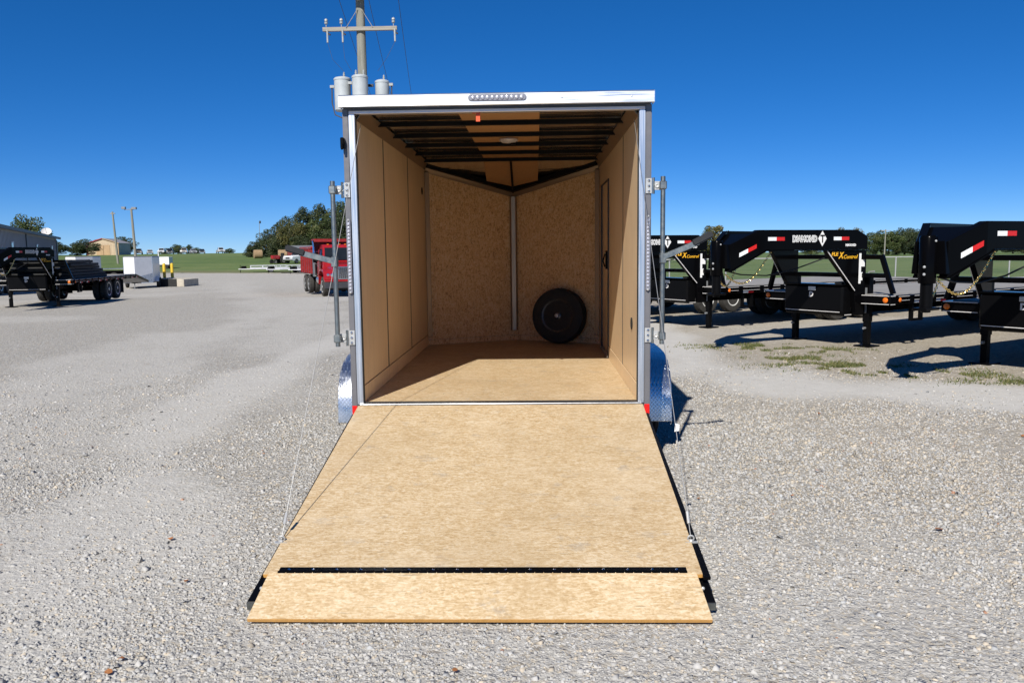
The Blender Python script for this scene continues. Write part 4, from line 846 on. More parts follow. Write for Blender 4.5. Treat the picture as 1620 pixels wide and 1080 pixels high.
# ------------------------------------------------------------------ red dump truck
def dump_truck():
    t0 = empty('dump_truck', (-9.15, 35.4, ground_z(-9.15, 35.4)), rad(-66), 'red dump truck with chrome grille and white wheels behind the cargo trailer', 'truck')
    def Q(name, mb, mat, parent=t0, smooth=False, bevel=0): return mb.build(name, mat, parent, smooth, bevel)
    # x forward, y left, z up; origin under the front bumper
    Q('chassis', MB().box(-7.4, -.3, -.45, -.33, .62, .90).box(-7.4, -.3, .33, .45, .62, .90), 'black_steel')
    Q('bumper', MB().box(-.12, .04, -1.18, 1.18, .42, .74), 'dark_trim', bevel=.03); Q('bumper_trim', MB().box(-.10, .045, -1.18, 1.18, .755, .85), 'red_paint', bevel=.02)
    Q('under_shield', MB().box(-.30, -.14, -1.0, 1.0, .34, .52), 'underbody')
    hood = Q('hood', MB().loft([[(x, -w1, z0), (x, w1, z0), (x, w1, zm), (x, w2, zt), (x, -w2, zt), (x, -w1, zm)] for x, w1, w2, z0, zm, zt in ((-.06, .62, .50, .88, 1.30, 1.50), (-.25, .70, .56, .88, 1.36, 1.60), (-1.55, .84, .70, .95, 1.50, 1.76))]), 'red_paint', bevel=.03)
    gr = Q('grille', MB().box(-.055, -.02, -.46, .46, .90, 1.47), 'dark_trim', hood)
    Q('grille_frame', MB().box(-.05, .0, -.50, .50, 1.44, 1.51).box(-.05, .0, -.50, .50, .87, .93).box(-.05, .0, -.50, -.45, .93, 1.44).box(-.05, .0, .45, .50, .93, 1.44), 'chrome', hood, bevel=.008)
    for k in range(9): Q('grille_bar', MB().box(-.03, .004, -.40+k*.1-.014, -.40+k*.1+.014, .93, 1.44), 'chrome', hood)
    for d in (-1, 1):
        Q('fender', MB().loft([[(x, d*.60, z), (x, d*1.2, z), (x, d*1.21, z-.10), (x, d*.60, z-.10)] for x, z in ((-.05, .95), (-.12, 1.22), (-.35, 1.36), (-.75, 1.40), (-1.25, 1.37), (-1.55, 1.20), (-1.66, .90), (-1.70, .70))]), 'red_paint', smooth=True)
        hl = Q('headlight', MB().hexa([(-.10, d*.66, .98), (-.10, d*1.16, 1.00), (-.16, d*1.16, 1.00), (-.16, d*.66, .98), (-.10, d*.66, 1.20), (-.17, d*1.16, 1.26), (-.22, d*1.16, 1.26), (-.16, d*.66, 1.20)]), 'lens_clear', bevel=.02)
        Q('lamp', MB().lathe([(.085, 0), (.085, .02), (.05, .03), (0, .012)], (-.08, d*.78, 1.09), (1, 0, 0), 12).lathe([(.07, 0), (.07, .02), (.04, .03), (0, .012)], (-.10, d*.98, 1.11), (1, 0, 0), 12), 'chrome', hl, True)
        Q('fender_plate', MB().box(-.10, -.03, min(d*.64, d*1.18), max(d*.64, d*1.18), .845, .96), 'red_paint', bevel=.02)
    cab = Q('cab', MB().loft([[(x, -w_, z0) if i == 0 else (x, w_, z0) if i == 1 else (x, wt, zt) if i == 2 else (x, -wt, zt) for i in range(4)] for x, w_, wt, z0, zt in ((-1.55, .98, .95, .80, 1.78), (-1.60, 1.0, .95, .78, 1.80), (-1.98, 1.02, .88, .75, 2.55), (-2.15, 1.02, .86, .75, 2.62), (-3.0, 1.02, .86, .75, 2.62), (-3.15, 1.02, .88, .75, 2.50))]), 'red_paint', bevel=.04)
    Q('windscreen', MB().hexa([(-1.545, -.86, 1.83), (-1.545, .86, 1.83), (-1.64, .86, 1.83), (-1.64, -.86, 1.83), (-1.875, -.80, 2.46), (-1.875, .80, 2.46), (-1.985, .80, 2.46), (-1.985, -.80, 2.46)]), 'window_dark', cab)
    for d in (-1, 1):
        dw = Q('cab_door', MB().box(-2.95, -1.95, min(d*1.03, d*1.035), max(d*1.03, d*1.035), .85, 1.75), 'red_paint', cab); Q('door_handle', MB().box(-2.85, -2.7, min(d*1.036, d*1.06), max(d*1.036, d*1.06), 1.5, 1.55), 'chrome', cab)
        Q('side_window', MB().hexa([(-2.85, d*.96, 1.80), (-1.90, d*.96, 1.80), (-1.90, d*1.02, 1.80), (-2.85, d*1.02, 1.80), (-2.80, d*.88, 2.40), (-2.05, d*.88, 2.40), (-2.05, d*.92, 2.40), (-2.80, d*.92, 2.40)]), 'window_dark', cab)
        mi = Q('mirror', MB().box(-1.86, -1.78, min(d*1.22, d*1.42), max(d*1.22, d*1.42), 1.70, 2.20), 'black_steel', bevel=.02)
        Q('mirror_arm', MB().tube([(-1.85, d*1.0, 2.3), (-1.82, d*1.32, 2.25), (-1.82, d*1.32, 1.65), (-1.80, d*1.0, 1.6)], .016, 6), 'chrome', mi)
        Q('exhaust_stack', MB().tube([(-3.35, d*1.12, 1.0), (-3.35, d*1.12, 2.65), (-3.42, d*1.14, 2.86)], .075, 12), 'chrome', smooth=True)
        Q('stack_guard', MB().tube([(-3.35, d*1.12, .95), (-3.35, d*1.12, 1.9)], .105, 12), 'galvanised', smooth=True)
        Q('fuel_tank', MB().tube([(-3.3, d*.80, .78), (-2.0, d*.80, .78)], .27, 16), 'aluminium', smooth=True)
        wheel(t0, (-.92, d*1.02, .50), (0, d, 0), .50, .29, .29, 'rim_white', 'rubber_dusty', 10, 28)
        for x in (-5.2, -6.55):
            wheel(t0, (x, d*1.06, .50), (0, d, 0), .50, .27, .29, 'rim_white', 'rubber_dusty', 10, 26); wheel(t0, (x, d*.74, .50), (0, -d, 0), .50, .27, .29, 'rim_white', 'rubber_dusty', 0, 18)
    for y in (-.6, -.3, 0, .3, .6): Q('roof_lamp', MB().box(-2.10, -2.02, y-.05, y+.05, 2.60, 2.65), 'amber_lens', cab, bevel=.008)
    bed = Q('dump_bed', MB().box(-7.6, -3.55, -1.22, -1.14, 1.10, 2.45).box(-7.6, -3.55, 1.14, 1.22, 1.10, 2.45).box(-3.62, -3.55, -1.14, 1.14, 1.10, 2.90).box(-7.6, -3.62, -1.14, 1.14, 1.05, 1.12), 'red_bed')
    Q('cab_shield', MB().box(-3.55, -2.55, -1.22, 1.22, 2.84, 2.92).box(-2.58, -2.53, -1.22, 1.22, 2.76, 2.92), 'red_bed', bed, bevel=.01)
    for d in (-1, 1):
        Q('bed_rail', MB().box(-7.6, -3.5, min(d*1.13, d*1.27), max(d*1.13, d*1.27), 2.42, 2.54), 'red_paint', bed, bevel=.01)
        for k in range(6): Q('bed_rib', MB().box(-7.4+k*.74, -7.28+k*.74, min(d*1.22, d*1.27), max(d*1.22, d*1.27), 1.12, 2.42), 'red_bed', bed)
    Q('tailgate', MB().box(-7.72, -7.62, -1.2, 1.2, 1.1, 2.5), 'red_bed', bed)
    return t0
dump_truck()

# ------------------------------------------------------------------ small white enclosed trailers
def white_trailer(loc, rz, L, W, H, label):
    g = empty('white_trailer', loc, rz, label, 'trailer', 'white enclosed trailers at the far side of the lot'); z0 = .42; nose = 1.15
    def Q(name, mb, mat, parent=g, smooth=False, bevel=0): return mb.build(name, mat, parent, smooth, bevel)
    pl = [(-nose, 0), (0, -W/2), (L, -W/2), (L, W/2), (0, W/2)]     # nose at -x
    Q('body', MB().prism(pl, lambda a, b: (a, b, z0), lambda a, b: (a, b, z0+H)), 'white_paint', bevel=.03)
    Q('roof', MB().prism(pl, lambda a, b: (a, b*.99, z0+H+.002), lambda a, b: (a*.97, b*.94, z0+H+.05)), 'grey_steel')
    for s in (-1, 1):
        Q('stone_guard', MB().hexa([(-nose-.006, 0, z0+.02), (0, s*(W/2+.006), z0+.02), (.0, s*(W/2+.012), z0+.02), (-nose-.014, 0, z0+.02), (-nose-.006, 0, z0+.32), (0, s*(W/2+.006), z0+.60), (0, s*(W/2+.012), z0+.60), (-nose-.014, 0, z0+.32)]), 'tread_plate')
        Q('fender', MB().loft([[(x, s*W/2, z), (x, s*(W/2+.22), z), (x, s*(W/2+.22), z-.03), (x, s*W/2, z-.03)] for x, z in ((L*.5-.45, .45), (L*.5-.32, .70), (L*.5, .76), (L*.5+.32, .70), (L*.5+.45, .45))]), 'aluminium')
        wheel(g, (L*.5, s*(W/2+.11), .32), (0, s, 0), .32, .19, .19, 'rim_silver', 'rubber_dusty', 5, 22)
        Q('corner_trim', MB().box(-.012, .03, min(s*(W/2-.02), s*(W/2+.008)), max(s*(W/2-.02), s*(W/2+.008)), z0, z0+H), 'aluminium')
    Q('lower_trim', MB().prism([(a*1.012-.004, b*1.006) for a, b in pl], lambda a, b: (a, b, z0-.06), lambda a, b: (a, b, z0+.012)), 'aluminium')
    Q('tongue', MB().bar((-.2, -.5, z0), (-1.55, 0, z0), .06, .1).bar((-.2, .5, z0), (-1.55, 0, z0), .06, .1), 'black_steel')
    Q('tongue_jack', MB().tube([(-1.3, 0, .03), (-1.3, 0, .85)], .03, 8).box(-1.4, -1.2, -.1, .1, .01, .03), 'grey_steel')
    Q('side_lamp', MB().box(.3, .38, -W/2-.012, -W/2, z0+.1, z0+.14), 'amber_lens')
    return g
zz = lambda x, y: (x, y, ground_z(x, y))
white_trailer(zz(-27.2, 50.6), rad(104), 2.6, 1.85, 1.72, 'white enclosed trailer with pointed nose beside the yellow bollards')
white_trailer(zz(-34.2, 55.8), rad(106), 2.6, 1.9, 1.75, 'white enclosed trailer behind the load of the left gooseneck trailer')

# open utility trailer with a silver wheel between the two white ones
g = empty('utility_trailer', zz(-38.6, 68.6), rad(8), 'small black open trailer between the two white enclosed trailers', 'trailer')
MB().box(-1.8, 1.8, -.85, .85, .48, .56).build('deck', 'deck_grey', g); 
for d in (-1, 1):
    MB().box(-1.8, 1.8, d*.86-.02, d*.86+.02, .56, .80).box(-1.8, 1.8, d*.86-.03, d*.86+.03, .80, .87).build('side_wall', 'black_paint', g)
    wheel(g, (.7, d*1.0, .36), (0, d, 0), .36, .2, .22, 'rim_silver', 'rubber_dusty', 5, 22)
MB().box(-1.8, -1.72, -.85, .85, .57, 1.75).build('front_wall', 'black_paint', g); MB().box(-1.5, -.9, -.87, .87, .57, 1.05).build('tool_chest', 'white_paint', g, False, .02)
MB().box(-1.7, 1.75, -.9, .9, 1.02, 1.07).build('cover_rail', 'aluminium', g)

# ------------------------------------------------------------------ utility pole with three transformers
up0 = empty('utility_pole', zz(-5.19, 21.0), 0, 'wooden utility pole with crossarm and three grey transformers behind the cargo trailer', 'pole')
def Q(name, mb, mat, parent=up0, smooth=False, bevel=0): return mb.build(name, mat, parent, smooth, bevel)
H0 = ground_z(-5.19, 21.0)
zt = lambda z: z-H0
Q('pole_shaft', MB().tube([(0.02, 0, -.3), (.01, 0, 4), (0, 0, 8), (-.015, 0, zt(11.6))], [.185, .165, .145, .125], 16), 'pole_wood', smooth=True)
ca = Q('crossarm', MB().box(-1.17, 1.17, -.215, -.125, zt(8.49), zt(8.61)), 'arm_wood', bevel=.006)
for s in (-1, 1): Q('arm_brace', MB().bar((s*.06, -.16, zt(9.15)), (s*.42, -.225, zt(8.58)), .035, .012), 'arm_wood', ca)
for x in (-1.06, -.58, 1.06):
    Q('insulator', MB().lathe([(.012, 0), (.015, .10), (.05, .11), (.055, .16), (.035, .17), (.055, .20), (.05, .24), (.03, .26), (0, .28)], (x, -.17, zt(8.61)), (0, 0, 1), 10), 'porcelain', ca, True)
    cf = Q('cutout_fuse', MB().tube([(x+.04, -.22, zt(8.52)), (x+.05, -.26, zt(8.42)), (x+.06, -.30, zt(8.12))], .028, 8), 'porcelain', ca, True)
    Q('fuse_bracket', MB().bar((x, -.2, zt(8.47)), (x+.14, -.25, zt(8.36)), .03, .05), 'dark_trim', ca)
ca2 = Q('crossarm', MB().box(-1.2, 1.2, .11, .21, zt(10.42), zt(10.55)), 'arm_wood', bevel=.006)
for x in (-1.05, .0, 1.05): Q('insulator', MB().lathe([(.015, 0), (.05, .05), (.055, .1), (.035, .12), (.05, .18), (0, .22)], (x, .16, zt(10.55)), (0, 0, 1), 10), 'porcelain', ca2, True)
Q('pole_lamp', MB().ball((0, -.28, zt(9.52)), .22, 12, 6, (1.3, 1, .5)).bar((0, -.1, zt(9.45)), (-.05, -.3, zt(9.45)), .08, .08), 'transformer_grey', smooth=True)
for x, y, z, sc_ in ((-.62, -.12, 6.05, 1.05), (.0, -.40, 6.10, 1.0), (.63, -.05, 6.1, .9)):
    r = .245*sc_; h = .95*sc_
    tf = Q('transformer', MB().lathe([(0, 0), (r*.9, 0), (r, .03), (r, h-.06), (r*1.05, h-.05), (r*1.05, h), (r*.9, h+.03), (r*.3, h+.07), (0, h+.08)], (x, y, zt(z)), (0, 0, 1), 22), 'transformer_grey', smooth=True)
    for dx in ((.06,) if x else (-.12, .12)): Q('bushing', MB().lathe([(.05, 0), (.03, .02), (.045, .06), (.028, .08), (.04, .12), (.025, .14), (.03, .18), (0, .22)], (x+dx, y, zt(z+h)), (0, 0, 1), 10), 'porcelain', tf, True)
    Q('bracket', MB().bar((x*.55, -.02, zt(z+.25)), (x*.1, 0, zt(z+.25)), .06, .08).bar((x*.55, -.02, zt(z+.75)), (x*.1, 0, zt(z+.75)), .06, .08), 'dark_trim', tf)
    Q('terminal', MB().box(x-r-.13, x-r-.001, y-.06, y+.06, zt(z+.72), zt(z+.80)) if x <= 0 else MB().box(x+r+.001, x+r+.13, y-.06, y+.06, zt(z+.72), zt(z+.80)), 'porcelain', tf)
    sx_ = -1 if x <= 0 else 1
    Q('lead_wire', MB().tube([(x+sx_*(r+.08), y, zt(z+.72)), (x+sx_*(r+.08), y-.03, zt(z+.25)), (x+sx_*(r-.02), y-.1, zt(z-.12)), (0, -.16, zt(z-.5))], .022, 6), 'wire_dark', tf, True)
for x in (-1.06, -.58, 1.06): Q('drop_wire', MB().tube([(x+.06, -.3, zt(8.12)), (x*.8, -.35, zt(7.6)), (x*.5, -.2, zt(7.25))], .005, 5), 'wire_dark')
for k, x in enumerate((-1.05, 0, 1.05)):      # lines running away to the next pole
    a = Vector((-5.19+x, 21.16, 10.76)); b = Vector((-11.5+x, 75, 10.0)); pts = [lerp(a, b, i/16)-V3(0, 0, 1.1*4*(i/16)*(1-i/16)) for i in range(17)]
    tag(MB().tube(pts, .010, 5).build('power_line', 'wire_dark'), 'thin power line running away from the utility pole, %s' % ('leftmost', 'middle', 'rightmost')[k]+' of the three', 'wire', 'power lines')

# yard light pole, leaning pole and distant poles
def pole(name, loc, h, r, lean, label, parts):
    o = empty(name, loc, 0, label, 'pole')
    MB().tube([(0, 0, -.3), (lean*.5, 0, h*.5), (lean, 0, h)], [r*1.25, r*1.1, r*.85], 10).build('pole_shaft', 'pole_wood', o, True)
    for n, mb, mt in parts: mb.build(n, mt, o, False, .01)
    return o
pole('light_pole', zz(-43.7, 84.2), 7.3, .13, -.22, 'pale yard light pole with two lamps behind the near white trailer',
     [('lamp_head', MB().box(-1.25, -.85, -.15, .15, 7.25, 7.5), 'grey_steel'), ('lamp_head', MB().box(-.15, .35, -.15, .15, 7.2, 7.45), 'grey_steel'), ('lamp_arm', MB().bar((-1.0, 0, 7.2), (.1, 0, 7.2), .07, .07), 'grey_steel')])
pole('utility_pole', zz(-66.1, 124.0), 8.2, .15, -.4, 'thin leaning utility pole before the tan barn', [('crossarm', MB().box(-.75, .0, -.08, .08, 7.85, 8.0), 'arm_wood')])
pole('utility_pole', zz(91.4, 214), 6.9, .15, .1, 'distant utility pole before the tree line on the right', [('crossarm', MB().box(-1.1, 1.3, -.08, .08, 6.5, 6.66), 'arm_wood')])
pole('lamp_post', zz(-57.0, 165), 7.0, .05, .1, 'slender distant lamp post left of the tree grove', [('lamp_head', MB().ball((.25, 0, 7.0), .22, 8, 5, (1, 1, 1.4)), 'dark_trim')])

# bollards, concrete ramp block, grey box
for i, (x, y) in enumerate(((-27.2, 54.6), (-26.7, 54.8))):
    o = empty('bollard', zz(x, y), 0, ('yellow bollard nearest the white trailer', 'yellow bollard on the right, farther from the white trailer')[i], 'bollard', 'yellow bollards')
    MB().lathe([(0, 0), (.11, 0), (.11, 1.55), (.09, 1.63), (0, 1.66)], (0, 0, 0), (0, 0, 1), 14).build('post', 'yellow_paint', o, True)
    MB().lathe([(0, -.02), (.2, -.02), (.2, .03), (0, .04)], (0, 0, 0), (0, 0, 1), 14).build('footing', 'concrete', o)
g = empty('loading_ramp', zz(-25.9, 52.3), rad(-4), 'low concrete loading ramp with dark end by the yellow bollards', 'ramp')
MB().prism([(-.9, 0), (1.15, 0), (1.15, .52), (-.9, .60)], lambda a, b: (a, .0, b), lambda a, b: (a, 2.2, b)).build('concrete_block', 'concrete', g, False, .02)
MB().box(-.75, .62, -.05, -.002, .02, .56).build('dark_opening', 'dark_load', g)  # dark panel standing in for the shaded opening in the block
g = empty('grey_cart', zz(-49.6, 104.5), 0, 'small grey box cart on dark wheels far behind the bollards', 'cart')
MB().box(-.7, .7, -.6, .6, .55, 1.6).build('box', 'white_paint', g, False, .03); MB().box(-.68, .68, -.58, .58, .35, .55).build('chassis', 'underbody', g)
for d in (-1, 1): wheel(g, (.3, d*.62, .3), (0, d, 0), .3, .18, .17, 'rim_black', 'rubber', 5, 16)
MB().box(-1.0, -.92, -.05, .05, 0, 2.2).build('sign_post', 'white_paint', g)

# silver open trailers parked along the grass edge
def silver(loc, rz, L, W, label, rail):
    g = empty('aluminium_trailer', loc, rz, label, 'trailer', 'silver open trailers along the grass edge')
    MB().box(0, L, -W/2, W/2, .46, .54).build('deck', 'bright_aluminium', g)
    for d in (-1, 1):
        MB().box(0, L, d*W/2-.03, d*W/2+.03, .42, .62).box(0, L, d*W/2-.025, d*W/2+.025, .62+rail-.05, .62+rail).build('side_rail', 'bright_aluminium', g)
        for k in range(4): MB().box(.05+k*(L-.12)/3, .1+k*(L-.12)/3, d*W/2-.025, d*W/2+.025, .62, .62+rail-.05).build('rail_post', 'bright_aluminium', g)
        MB().loft([[(x, d*W/2, z), (x, d*(W/2+.24), z), (x, d*(W/2+.24), z-.03), (x, d*W/2, z-.03)] for x, z in ((L*.55-.45, .45), (L*.55-.3, .72), (L*.55+.3, .72), (L*.55+.45, .45))]).build('fender', 'bright_aluminium', g)
        wheel(g, (L*.55, d*(W/2+.12), .33), (0, d, 0), .33, .19, .19, 'rim_silver', 'rubber', 5, 18)
    MB().bar((.1, -W/2, .46), (-1.3, 0, .46), .06, .09).bar((.1, W/2, .46), (-1.3, 0, .46), .06, .09).build('tongue', 'bright_aluminium', g)
    MB().tube([(-1.1, 0, .02), (-1.1, 0, .9)], .035, 8).build('tongue_jack', 'black_steel', g)
    MB().box(-1.0, -.4, -.25, .25, .5, .8).build('tongue_box', 'black_steel', g)
silver(zz(-33.4, 90.8), rad(20), 4.2, 1.9, 'silver open trailer with low rails, leftmost along the grass edge', .25)
silver(zz(-29.0, 87.3), rad(30), 4.0, 1.9, 'silver open trailer in the middle of the row along the grass', .30)
silver(zz(-25.6, 84.2), rad(38), 3.8, 1.9, 'silver open trailer nearest the red dump truck', .22)

# ------------------------------------------------------------------ cars and pickups
CARM = {}
def paint(name, col):
    if name not in MATS: plain(name, col, .25, .1, .05, 2, Coat_Weight=.5)
    return name
def car(loc, rz, kind, pname, col, label, sc=1.0):
    mt = paint(pname, col); g = empty({'sedan': 'parked_car', 'suv': 'parked_suv', 'pickup': 'pickup_truck'}[kind], loc, rz, label, {'sedan': 'car', 'suv': 'car', 'pickup': 'pickup'}[kind], None if kind == 'x' else 'vehicles parked beyond the lot')
    g.scale = (sc,)*3
    if kind == 'sedan': body = [(-2.2, .3, .78), (-2.1, .28, .90), (-1.1, .25, .95), (1.3, .25, .98), (2.1, .28, .95), (2.2, .32, .80)]; cabp = [(-1.05, .93, .70), (-.35, 1.42, .60), (.75, 1.44, .60), (1.55, .97, .70)]
    elif kind == 'suv': body = [(-2.3, .4, .95), (-2.2, .35, 1.08), (-1.1, .32, 1.14), (1.9, .32, 1.15), (2.25, .36, 1.1), (2.3, .42, .9)]; cabp = [(-1.15, 1.12, .78), (-.5, 1.75, .68), (1.85, 1.75, .68), (2.2, 1.14, .76)]
    else: body = [(-2.7, .48, 1.0), (-2.6, .42, 1.12), (-1.3, .40, 1.18), (2.6, .40, 1.15), (2.75, .45, 1.1), (2.78, .5, .95)]; cabp = [(-1.35, 1.16, .82), (-.75, 1.82, .70), (.55, 1.82, .70), (.75, 1.15, .80)]
    w_ = .88 if kind == 'sedan' else .97
    MB().loft([[(x, -w_, z0), (x, w_, z0), (x, w_, z1-.12), (x, w_*.9, z1), (x, -w_*.9, z1), (x, -w_, z1-.12)] for x, z0, z1 in body]).build('body', mt, g, True)
    MB().prism([(a, b) for a, b, _ in cabp], lambda a, b: (a, -(.66 if b > 1.3 else .78), b), lambda a, b: (a, .66 if b > 1.3 else .78, b)).build('cabin', mt, g, False, .05)
    x0, z0 = cabp[0][:2]; x1, z1 = cabp[1][:2]; x2, z2 = cabp[2][:2]; x3, z3 = cabp[3][:2]
    def gl(pts): MB().add(pts, [(0, 1, 2, 3)]).build('window', 'window_dark', g)
    gl([(x0-.02, -.66, z0+.08), (x0-.02, .66, z0+.08), (x1-.06, .60, z1-.06), (x1-.06, -.60, z1-.06)]); gl([(x3+.03, -.66, z3+.08), (x3+.03, .66, z3+.08), (x2+.06, .58, z2-.06), (x2+.06, -.58, z2-.06)])
    for d in (-1, 1): gl([(x0+.3, d*.80, z0+.05), (x3-.2, d*.80, z3+.05), (x2-.05, d*.69, z2-.07), (x1+.12, d*.69, z1-.07)])
    for d in (-1, 1):
        MB().box(body[0][0]-.03, body[0][0]+.02, min(d*.5, d*.82), max(d*.5, d*.82), body[0][2]-.22, body[0][2]-.06).build('headlight', 'lens_clear', g, False, .01)
        for x in (body[0][0]+.85, body[-1][0]-.85): wheel(g, (x, d*(w_-.08), .36), (0, d, 0), .36, .22, .22, 'rim_silver', 'rubber', 5, 16)
    MB().box(body[0][0]-.04, body[0][0]+.03, -.42, .42, body[0][2]-.28, body[0][2]-.08).build('grille', 'dark_trim', g)
    MB().box(body[0][0]-.06, body[0][0]+.04, -w_, w_, body[0][1], body[0][1]+.2).build('bumper', 'grey_steel', g, False, .02)
cars = [(-122, 'suv', 'p_tan', (.22, .19, .16), 'tan suv leftmost of the vehicles parked on the hill'), (-118.6, 'sedan', 'p_silver', (.42, .43, .44), 'silver sedan second from the left on the hill'),
        (-114.9, 'pickup', 'p_white', (.70, .71, .72), 'white pickup standing tallest on the hill'), (-112.3, 'suv', 'p_black', (.02, .02, .022), 'black suv right beside the white pickup on the hill'),
        (-107.9, 'suv', 'p_cream', (.50, .45, .38), 'cream van on the hill beside the small trees'), (-105.2, 'sedan', 'p_grey', (.35, .36, .37), 'grey sedan on the hill right of the cream van'),
        (-102.4, 'sedan', 'p_dark', (.05, .055, .06), 'dark sedan on the hill, last of the close row'), (-96.6, 'pickup', 'p_pale', (.62, .62, .62), 'pale pickup parked alone on the hill crest')]
for x, kind, pn, colr, lab in cars:
    y = 246.5; car(zz(x, y), math.atan2(x-CAM.x, -(y-CAM.y))+math.pi/2+random.uniform(-.35, .2)+math.pi, kind, pn, colr, lab, 1.0)
car(zz(-35.2, 118.5), rad(60), 'pickup', 'p_white', (.7, .71, .72), 'white pickup parked on the grass before the tree grove')
g = empty('red_tractor', zz(-38.3, 117.0), rad(50), 'small red machine parked beside the white pickup on the grass', 'tractor')
MB().box(-1.0, .2, -.35, .35, .7, 1.25).build('hood', 'red_paint', g, False, .06); MB().box(.3, .9, -.4, .4, .9, 1.1).box(.8, .9, -.4, .4, 1.1, 1.6).build('seat', 'rubber', g)
for d in (-1, 1): wheel(g, (.6, d*.6, .55), (0, d, 0), .55, .3, .3, 'rim_white', 'rubber', 5, 18); wheel(g, (-.75, d*.5, .33), (0, d, 0), .33, .2, .18, 'rim_white', 'rubber', 5, 16)

# hay bales
for i, (x, y, rz) in enumerate(((-50.3, 143.8, .5), (-42.6, 133.5, .35))):
    a = Vector((math.cos(rz), math.sin(rz), 0)); m = MB(); r = .88 if i else .80
    m.lathe([(0, -.75), (r*.6, -.76), (r*.9, -.74), (r, -.66), (r*1.02, -.3), (r, 0), (r*1.02, .3), (r, .66), (r*.9, .74), (r*.6, .76), (0, .75)], (0, 0, r*.97), a, 26)
    o = m.build('hay_bale', 'hay', None, True); o.location = zz(x, y); tag(o, ('round hay bale at the left foot of the tree grove', 'round hay bale beside the red machine')[i], 'hay bale', 'round hay bales')

# ------------------------------------------------------------------ buildings
def wall_ribs(m, a, b, z0, z1, step, n, dep=.03):
    a = Vector(a); b = Vector(b); L = (b-a).length; d = (b-a)/L; k = int(L/step); n = Vector(n)
    for i in range(1, k): m.bar(a+d*(i*step)+n*dep*.5+V3(0, 0, z0), a+d*(i*step)+n*dep*.5+V3(0, 0, z1), .05, dep, n)
    return m
# grey metal building on the far left
a, b = Vector((-31.2, 41.0, 0)), Vector((-51.3, 82.2, 0)); d = (b-a).normalized(); n = Vector((d.y, -d.x, 0))
g = empty('metal_building', (0, 0, 0), 0, 'long low grey metal building at the left edge with satellite dish', 'building')
e0, z0 = 3.42, -1.2
q = -n*14
MB().hexa([a+V3(0, 0, z0), b+V3(0, 0, z0), b+q+V3(0, 0, z0), a+q+V3(0, 0, z0), a+V3(0, 0, e0), b+V3(0, 0, e0), b+q+V3(0, 0, e0), a+q+V3(0, 0, e0)]).build('wall', 'grey_siding', g)
wall_ribs(MB(), a, b, z0, e0-.2, .6, n).build('wall_rib', 'grey_siding', g)
rf = MB().prism([(-.35, 0), (7, 1.1), (14.35, 0), (14.35, .14), (7, 1.26), (-.35, .14)], lambda s, z: a-d*.3-n*s+V3(0, 0, e0+z-.02), lambda s, z: b+d*.3-n*s+V3(0, 0, e0+z-.02)).build('roof', 'grey_steel', g)
MB().bar(a+n*.36+V3(0, 0, e0), b+n*.36+V3(0, 0, e0), .14, .22).build('gutter', 'dark_trim', rf)
for k, wd in ((.06, 2.6), (.40, .35), (.74, 1.2), (.985, 1.0)):
    p_ = lerp(a, b, k)+n*.05; hh = {2.6: 2.9, .35: 3.3, 1.2: 2.1, 1.0: 3.2}[wd]
    MB().bar(p_-d*wd/2+V3(0, 0, (hh+z0)/2), p_+d*wd/2+V3(0, 0, (hh+z0)/2), .07, hh-z0).build('door' if wd > .5 else 'downspout', 'dark_trim', g)
for k in (.22, .56, .86):
    p_ = lerp(a, b, k)+n*.04; f_ = MB().bar(p_-d*.5+V3(0, 0, 2.1), p_+d*.5+V3(0, 0, 2.1), .05, .8).build('window', 'window_dark', g)
    MB().bar(p_+n*.03-d*.56+V3(0, 0, 1.66), p_+n*.03+d*.56+V3(0, 0, 1.66), .06, .06).bar(p_+n*.03-d*.56+V3(0, 0, 2.54), p_+n*.03+d*.56+V3(0, 0, 2.54), .06, .06).build('window_frame', 'white_paint', f_)
p_ = lerp(a, b, .90)-n*.5+V3(0, 0, e0-.05)
o = empty('satellite_dish', p_, 0, 'pale satellite dish on the roof of the grey building', 'dish'); ax = Vector((.25, -.55, .55)).normalized(); 
MB().lathe([(.0, -.08), (.18, -.05), (.36, .02), (.48, .10), (.48, .115), (.36, .035), (.18, -.035), (0, -.065)], Vector((0, 0, .62)), ax, 22).build('reflector', 'dish_white', o, True)
MB().tube([(0, 0, -.1), (0, 0, .55)], .045, 8).build('mast', 'grey_steel', o, True); MB().tube([(0, 0, .5), Vector((0, 0, .6))+ax*.6], .02, 6).build('feed_arm', 'grey_steel', o)
